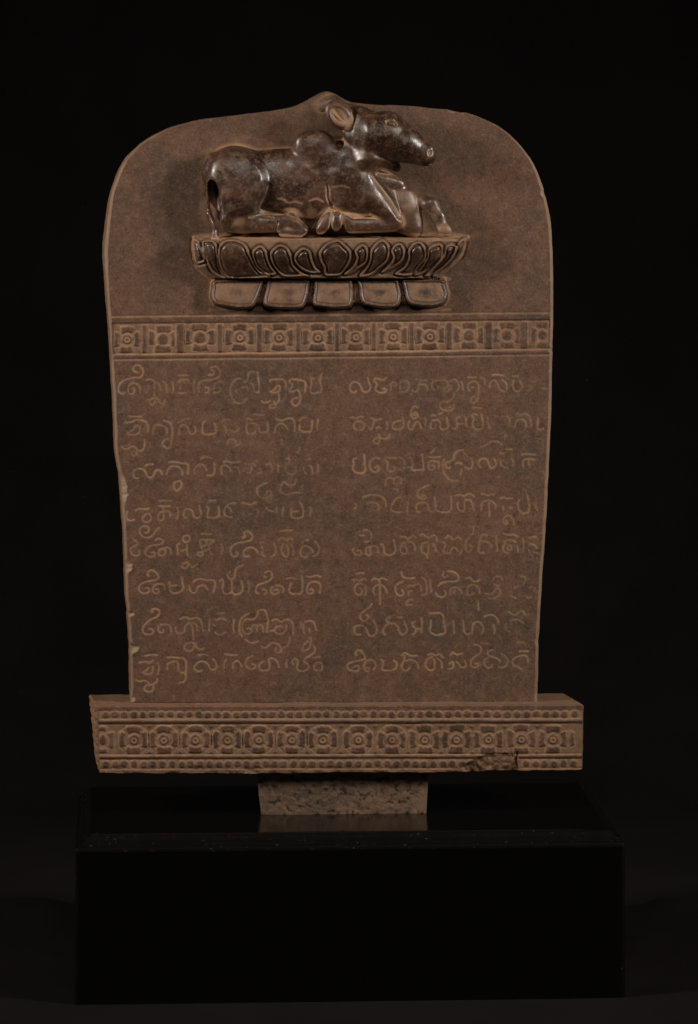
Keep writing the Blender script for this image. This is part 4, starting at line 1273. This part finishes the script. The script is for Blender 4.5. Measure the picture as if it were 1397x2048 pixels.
# ---------------------------------------------------------------- plinth under the slab
VP = -50.0
def plinth():
    tl_, tr_, bl_, br_ = (197.5, 1414.5), (1166, 1412), (201, 1545), (1163.5, 1538)
    nx, ny = 640, 90
    r = lambda n_, a, b: np.stack([np.linspace(a[0], b[0], n_), np.linspace(a[1], b[1], n_)], 1)
    T_, B_, L_, R_ = r(nx, tl_, tr_), r(nx, bl_, br_), r(ny, tl_, bl_), r(ny, tr_, br_)
    T_[:, 1] += .9 * value_noise(T_[:, 0], T_[:, 0] * 0, 70, 101) 
    sag = np.interp(B_[:, 0], [200, 400, 520, 700, 850, 940, 1000, 1040, 1163], [0, 2.5, 3.5, 3, 3.5, 2.5, 1, 1.5, 1])
    jag = value_noise(B_[:, 0], B_[:, 0] * 0, 16, 102, 4)
    B_[:, 1] += sag + 2.2 * jag
    L_[:, 0] += .9 * value_noise(L_[:, 1], L_[:, 1] * 0, 12, 103, 3); R_[:, 0] += .9 * value_noise(R_[:, 1], R_[:, 1] * 0, 14, 104, 3)
    T_[0], T_[-1], B_[0], B_[-1] = L_[0], R_[0], L_[-1], R_[-1]
    G = coons(B_, T_, L_, R_)
    co, nrm, att, groups, (x, y, h) = split_face(G, plinth_maps, VP, "plinth", None)
    ros = [(("rosette", 200 + i, "plinth"), (xx, 1479.5 - (xx - 198) * 1.5 / 968, 31, 29)) for i, xx in enumerate([268, 328, 391.5, 455, 518, 584, 646, 717, 784.5, 850, 913.5, 977, 1043.5, 1106.5])]
    ros.append((("rosette", 230, "plinth"), (212, 1479, 22, 29)))
    claim(groups, (x, y), ros, None)
    c0 = co[groups[0][:1000]]; nn = np.cross(c0[:, 2] - c0[:, 0], c0[:, 3] - c0[:, 1])
    if nn[:, 1].mean() > 0:
        nrm = -nrm
        for k in list(groups): groups[k] = groups[k][:, ::-1]
    # sides: front edge loop -> small round -> back loop
    ny_, nx_ = ny, nx
    top = np.arange(nx_); right = np.arange(1, ny_) * nx_ + nx_ - 1
    bot = (ny_ - 1) * nx_ + np.arange(nx_ - 1)[::-1]; left = np.arange(ny_ - 1)[::-1][:-1] * nx_
    loop = np.r_[top, right, bot, left]
    P = G.reshape(-1, 2)[loop]; m = len(P)
    # where each edge point sits on the back rectangle
    s_ = (P[:, 0] - 199) / (1165 - 199); t_ = (P[:, 1] - 1413) / (1545 - 1413)
    on_t = np.r_[np.ones(nx_), np.zeros(m - nx_)]
    bx = 182 + s_ * (1126 - 182) + t_ * 9 * (1 - s_); by = np.where(t_ < .02, 1397 - 12 * s_, 0)
    zt_ = loc3(np.float64(650.), np.float64(1390.5), 124.0)[2]; zb_ = loc3(np.float64(650.), np.float64(1547.), VP)[2]
    Bk = loc3(bx, 1390 + 0 * bx, 124.0)
    front = co[loop]
    zf = front[:, 2]
    ztop = front[:nx_, 2].mean()
    Bk[:, 2] = zf + (zt_ - ztop) * (1 - t_) * 1.0
    c = np.array([front[:, 0].mean(), 0, (front[:, 2].max() + front[:, 2].min()) / 2])
    outw = np.zeros((m, 3)); outw[:nx_, 2] = 1; outw[nx_:nx_ + ny_ - 1, 0] = 1
    outw[nx_ + ny_ - 1:nx_ + ny_ - 1 + nx_ - 1, 2] = -1; outw[nx_ + ny_ - 1 + nx_ - 1:, 0] = -1
    rings = [front, front + outw * 1.2 * S + np.array([0, 1.0 * S, 0]), front + outw * 2.2 * S + np.array([0, 3.0 * S, 0])]
    st = rings[-1]
    Bk = Bk + outw * 2.2 * S
    K = 26
    for j in range(1, K + 1):
        t = j / K
        nz = value_noise(np.arange(m) * 1.3, np.full(m, j * 9.0), 13, 111, 3)
        amp = np.where(outw[:, 2] > 0, .5, 1.6)
        zig = np.zeros(m)
        lf = outw[:, 0] < 0
        ph = (P[:, 1] - 1413) / 34.0
        tri = np.abs(((ph + .5 * abs(2 * t - 1)) % 1) - .5) * 2
        zig = np.where(lf, -2.4 * np.exp(-((tri - .5) / .14) ** 2), 0)
        rings.append(st * (1 - t) + Bk * t + outw * ((nz * amp + zig) * S)[:, None])
    RN = len(rings); rc = np.vstack(rings)
    i = np.arange(RN - 1)[:, None] * m + np.arange(m)[None]; i2 = np.arange(RN - 1)[:, None] * m + (np.arange(m) + 1)[None] % m
    rq = np.stack([i.ravel(), (i + m).ravel(), (i2 + m).ravel(), i2.ravel()], 1)
    rn = face_normals_to_verts(rc, rq)
    if (rn[:nx_ * 1 + m * 5][m * 5:, 2].mean()) < 0: rn = -rn; rq = rq[:, ::-1]
    fn = nrm[loop]
    dust = np.concatenate([np.where(outw[:, 2] > 0, .34, np.where(outw[:, 0] < 0, .45, .2)) * (1 if k > 2 else .3) for k in range(RN)])
    # dust settled on the ledge where the slab rises from it
    a2 = {'dust': np.r_[att['dust'], dust], 'polish': np.r_[att['polish'], np.zeros(len(rc))], 'pale': np.r_[att['pale'], np.zeros(len(rc))]}
    o = link_mesh("plinth", np.vstack([co, rc]), np.vstack([groups[0], rq + len(co)]), STONE, STELE, a2, np.vstack([nrm, rn]))
    OBJ["plinth"] = o
    bk = rings[-1][::6]
    me = bpy.data.meshes.new("back_face"); me.from_pydata([tuple(p) for p in bk], [], [tuple(range(len(bk)))]); me.materials.append(STONE)
    b = bpy.data.objects.new("back_face", me); COL.objects.link(b); b.parent = o
    emit({k: v for k, v in groups.items() if k != BOWL_ID}, co, nrm, att, ros)
plinth()

# ---------------------------------------------------------------- rough tenon standing in the block
def tenon():
    v0, v1 = -19.0, 95.0
    zt_ = 1560
    f0 = loc3(np.array([512., 858, 853, 523]), np.array([1540., 1540, 1629.5, 1629.5]), v0)
    r = []
    nz_, nxx, nyy = 44, 150, 44
    def quad(a, b, c, d, n1, n2):
        u = np.linspace(0, 1, n1)[None, :, None]; v = np.linspace(0, 1, n2)[:, None, None]
        return (1 - v) * ((1 - u) * a + u * b) + v * ((1 - u) * d + u * c)
    TL, TR, BR, BL = f0
    dB = np.array([0, (v1 - v0) * S, 0])
    inset = np.array([6 * S, 0, 0])
    # one continuous wall of four sides, wrapped
    top = [TL, TR, TR + dB - inset, TL + dB + inset]; bot = [BL, BR, BR + dB - inset, BL + dB + inset]
    ring_t, ring_b, nrmv = [], [], []
    for i in range(4):
        nseg = nxx if i % 2 == 0 else nyy
        for t in np.linspace(0, 1, nseg, endpoint=False):
            ring_t.append(top[i] * (1 - t) + top[(i + 1) % 4] * t); ring_b.append(bot[i] * (1 - t) + bot[(i + 1) % 4] * t)
            base_n = [np.array([0, -1, 0]), np.array([1, 0, 0]), np.array([0, 1, 0]), np.array([-1, 0, 0])]
            e = min(t, 1 - t) * nseg
            nn = base_n[i].astype(float)
            if e < 3: nn = nn + base_n[(i - 1) % 4 if t < .5 else (i + 1) % 4] * (1 - e / 3) * .9
            nrmv.append(nn / np.linalg.norm(nn) * (1 if e >= 3 else .2))
    rt, rb, nv = np.array(ring_t), np.array(ring_b), np.array(nrmv)
    m = len(rt); rows = []
    for j in range(nz_):
        t = j / (nz_ - 1)
        p = rt * (1 - t) + rb * t
        a = np.arange(m) * 2.3
        nz = 2.6 * value_noise(a, np.full(m, j * 2.0), 17, 121, 4) + 1.0 * value_noise(a, np.full(m, j * 2.0), 5, 122, 2)
        pit = -2.6 * smooth(.25, .6, value_noise(a, np.full(m, j * 2.0), 8, 123, 2))
        rows.append(p + nv * ((nz + pit) * S)[:, None])
    co = np.vstack(rows)
    i = np.arange(nz_ - 1)[:, None] * m + np.arange(m)[None]; i2 = np.arange(nz_ - 1)[:, None] * m + (np.arange(m) + 1)[None] % m
    q = np.stack([i.ravel(), (i + m).ravel(), (i2 + m).ravel(), i2.ravel()], 1)
    link_mesh("tenon", co, q, ROUGH, STELE)
tenon()
# ---------------------------------------------------------------- cutting the bull free
def surface_nets(d):
    s = d < 0
    nz, ny, nx = d.shape
    c = s[:-1, :-1, :-1].astype(np.int8)
    cnt = sum(s[a:nz - 1 + a, b:ny - 1 + b, e:nx - 1 + e].astype(np.int8) for a in (0, 1) for b in (0, 1) for e in (0, 1))
    act = (cnt > 0) & (cnt < 8)
    idx = np.full(act.shape, -1, np.int64); zi, yi, xi = np.nonzero(act); idx[zi, yi, xi] = np.arange(len(zi))
    acc = np.zeros((len(zi), 3)); num = np.zeros(len(zi))
    cor = [(a, b, e) for a in (0, 1) for b in (0, 1) for e in (0, 1)]
    for i in range(8):
        for j in range(i + 1, 8):
            p, q = cor[i], cor[j]
            if sum(abs(p[k] - q[k]) for k in range(3)) != 1: continue
            d0 = d[zi + p[0], yi + p[1], xi + p[2]]; d1 = d[zi + q[0], yi + q[1], xi + q[2]]
            m = (d0 < 0) != (d1 < 0)
            t = np.where(m, d0 / np.where(m, d0 - d1, 1), 0)
            for k in range(3): acc[:, k] += np.where(m, p[k] + t * (q[k] - p[k]), 0)
            num += m
    v = acc / num[:, None] + np.stack([zi, yi, xi], 1)
    faces = []
    for ax in range(3):
        o = [k for k in range(3) if k != ax]
        sa = [slice(1, -1)] * 3; sb = [slice(1, -1)] * 3
        sa[ax] = slice(0, -1); sb[ax] = slice(1, None)
        A, Bq = s[tuple(sa)], s[tuple(sb)]
        p = np.stack(np.nonzero(A != Bq), 1)
        flip = A[tuple(p.T)]
        base = p.copy()
        for k in o: base[:, k] += 1
        def cell(da, db):
            q = base.copy(); q[:, o[0]] -= da; q[:, o[1]] -= db
            return idx[tuple(q.T)]
        f = np.stack([cell(1, 1), cell(0, 1), cell(0, 0), cell(1, 0)], 1)
        fl = flip if ax != 1 else ~flip
        f = np.where(fl[:, None], f, f[:, ::-1])
        faces.append(f[(f >= 0).all(1)])
    return v, np.vstack(faces)

def trilin(d, v):
    v = np.clip(v, 0, np.array(d.shape) - 1.001); i = np.floor(v).astype(int); f = v - i
    out = 0
    for a in (0, 1):
        for b in (0, 1):
            for c in (0, 1):
                w = (f[:, 0] if a else 1 - f[:, 0]) * (f[:, 1] if b else 1 - f[:, 1]) * (f[:, 2] if c else 1 - f[:, 2])
                out = out + w * d[i[:, 0] + a, i[:, 1] + b, i[:, 2] + c]
    return out

solid = np.minimum(B.d, E.d)
solid = np.minimum(solid, hh3 + 0 * solid)                  # the slab behind
solid = np.minimum(solid, np.maximum(476 - yy3 + 0 * solid, hh3 - 66)).astype(np.float32)   # the lotus below

def carve(field, name, parent, polish=1.0, dustgain=1.0):
    v, f = surface_nets(field)
    g = np.stack(np.gradient(field), -1)
    n = np.stack([trilin(g[..., k], v) for k in range(3)], 1); n /= np.linalg.norm(n, axis=1, keepdims=True) + 1e-9
    dust = np.zeros(len(v))
    for r, wt in ((5, .5), (11, .5)):
        dust += wt * np.clip(1 - trilin(solid, v + n * (r / VX)) / r, 0, 1.5)
    X = X0 + v[:, 2] * VX; Y = Y0 + v[:, 1] * VX; H = H0 + v[:, 0] * VX
    dn = smooth(.13, .62, dust) * dustgain
    dn = np.maximum(dn, .75 * smooth(9, 2, H))
    pol = polish * (1 - .8 * smooth(14, 3, H)) * (1 - .55 * smooth(.25, .8, dust))
    ridge = smooth(700, 672, X) * smooth(232, 214, Y)       # poll and ridge: left rough like the slab
    pol = pol * (1 - .75 * ridge) if parent is STELE else pol
    dn = dn * (1 - .8 * ridge)
    # the body is cut flatter than round: squeeze what stands far out, except the head
    wt = 1 - smooth(700, 740, X) * smooth(345, 318, Y)
    if parent is not STELE: wt = wt * 0
    sl = 1 - .50 * wt * smooth(34, 56, H)
    Hn = H - wt * .50 * np.where(H > 56, H - 45, np.maximum(H - 34, 0) ** 2 / 44)
    n = n / np.array([1, 1, 1.0]); n[:, 0] = n[:, 0] / sl; n /= np.linalg.norm(n, axis=1, keepdims=True)
    H0_, H = H, Hn
    if name == "ear":
        q = ((X - 679) * .70 + (Y - 232) * .72) / 24, (-(X - 679) * .72 + (Y - 232) * .70) / 14
        dn = np.maximum(dn, .8 * smooth(1.1, .7, np.hypot(*q)))
    if parent is STELE:
        def lift(poly, amt, w_in, w_out=2.0):
            s = poly_sdf(X, Y, spline(poly, 3, closed=True))
            return amt * smooth(w_out, -w_in, s)
        def cut(line, wd, dp, du):
            nonlocal dn, H
            d = seg_dist(X, Y, spline(line, 3)) + .8 * value_noise(X, Y, 9, 131)
            g = np.exp(-(np.maximum(d, 0) / wd) ** 2) * (H > 20)
            H = H - dp * g; dn = np.maximum(dn, du * g)
        far = smooth(14, 40, H)
        H = H + far * lift([(400, 290), (480, 290), (522, 318), (540, 352), (534, 385), (518, 410), (508, 424), (470, 440), (440, 470), (400, 470)], 14, 20)
        H = H + far * lift([(664, 384), (667, 416), (690, 426), (742, 432), (800, 462), (818, 446), (796, 402), (770, 374), (752, 348), (712, 310), (660, 320), (620, 350)], 6, 30)
        H = H + far * lift([(578, 262), (650, 262), (690, 300), (668, 336), (640, 352), (606, 350), (584, 322)], 2.5, 22)
        H = H - far * lift([(528, 424), (560, 420), (585, 432), (618, 438), (640, 440), (622, 462), (606, 452), (590, 436), (566, 430)], 7, 6)
        cut([(539, 372), (535, 388), (522, 414), (530, 420), (560, 424), (590, 434)], 3.6, 5, .5)
        cut([(656, 372), (657, 395), (664, 410), (678, 420), (705, 425), (738, 428)], 3.4, 5, .8)
        cut([(664, 410), (650, 420), (636, 440), (628, 452)], 4.5, 4, .75)
        cut([(664, 373), (684, 371), (698, 375)], 2.2, .8, .35)
        cut([(556, 396), (568, 398), (578, 405), (592, 402), (604, 406)], 2.6, 1.2, .45); cut([(620, 400), (634, 396), (646, 402)], 2.6, 1.5, .5)
        cut([(757, 346), (775, 349), (798, 353)], 4.0, 5, .3)
        cut([(746, 352), (762, 374), (782, 402), (800, 434)], 5.0, 5, .4)
        cut([(793, 382), (797, 402), (803, 424)], 1.8, 2.0, .6)
        cut([(500, 434), (520, 430), (548, 436)], 2.5, 2.0, .4)
        cut([(556, 446), (553, 458), (551, 476)], 2.2, 3.0, .5)
        ov = 7 * value_noise(X, Y, 46, 133, 2) * smooth(30, 50, H) * wt
        H = H + .18 * ov + .35 * value_noise(X, Y, 13, 134, 2) * smooth(20, 40, H)
        dn = np.maximum(dn, .35 * smooth(794, 806, X) * smooth(850, 842, X) * smooth(378, 392, Y) * (.7 + .4 * value_noise(X, Y, 12, 135)))
        dn = np.maximum(dn, .40 * smooth(.55, 1.0, value_noise(X, Y, 40, 136, 3) + .35 * smooth(380, 440, Y)))
    co = loc3(X, Y, -H)
    no = np.stack([n[:, 2], -n[:, 0], -n[:, 1]], 1)
    keep = H[f].mean(1) > -3.5
    f = f[keep]
    cc = co[f]; fn = np.cross(cc[:, 2] - cc[:, 0], cc[:, 3] - cc[:, 1])
    wrong = (fn * no[f[:, 0]]).sum(1) < 0
    f = np.where(wrong[:, None], f[:, ::-1], f)
    no = face_normals_to_verts(co, f)
    return link_mesh(name, co, f, STONE, parent, {'dust': dn, 'polish': pol, 'pale': np.zeros(len(v))}, no)
BULL = carve(B.d, "bull_figure", STELE)
EAR = carve(E.d, "ear", BULL, polish=.75, dustgain=.8)
EYE = carve(EY.d, "eye", BULL, dustgain=.2)
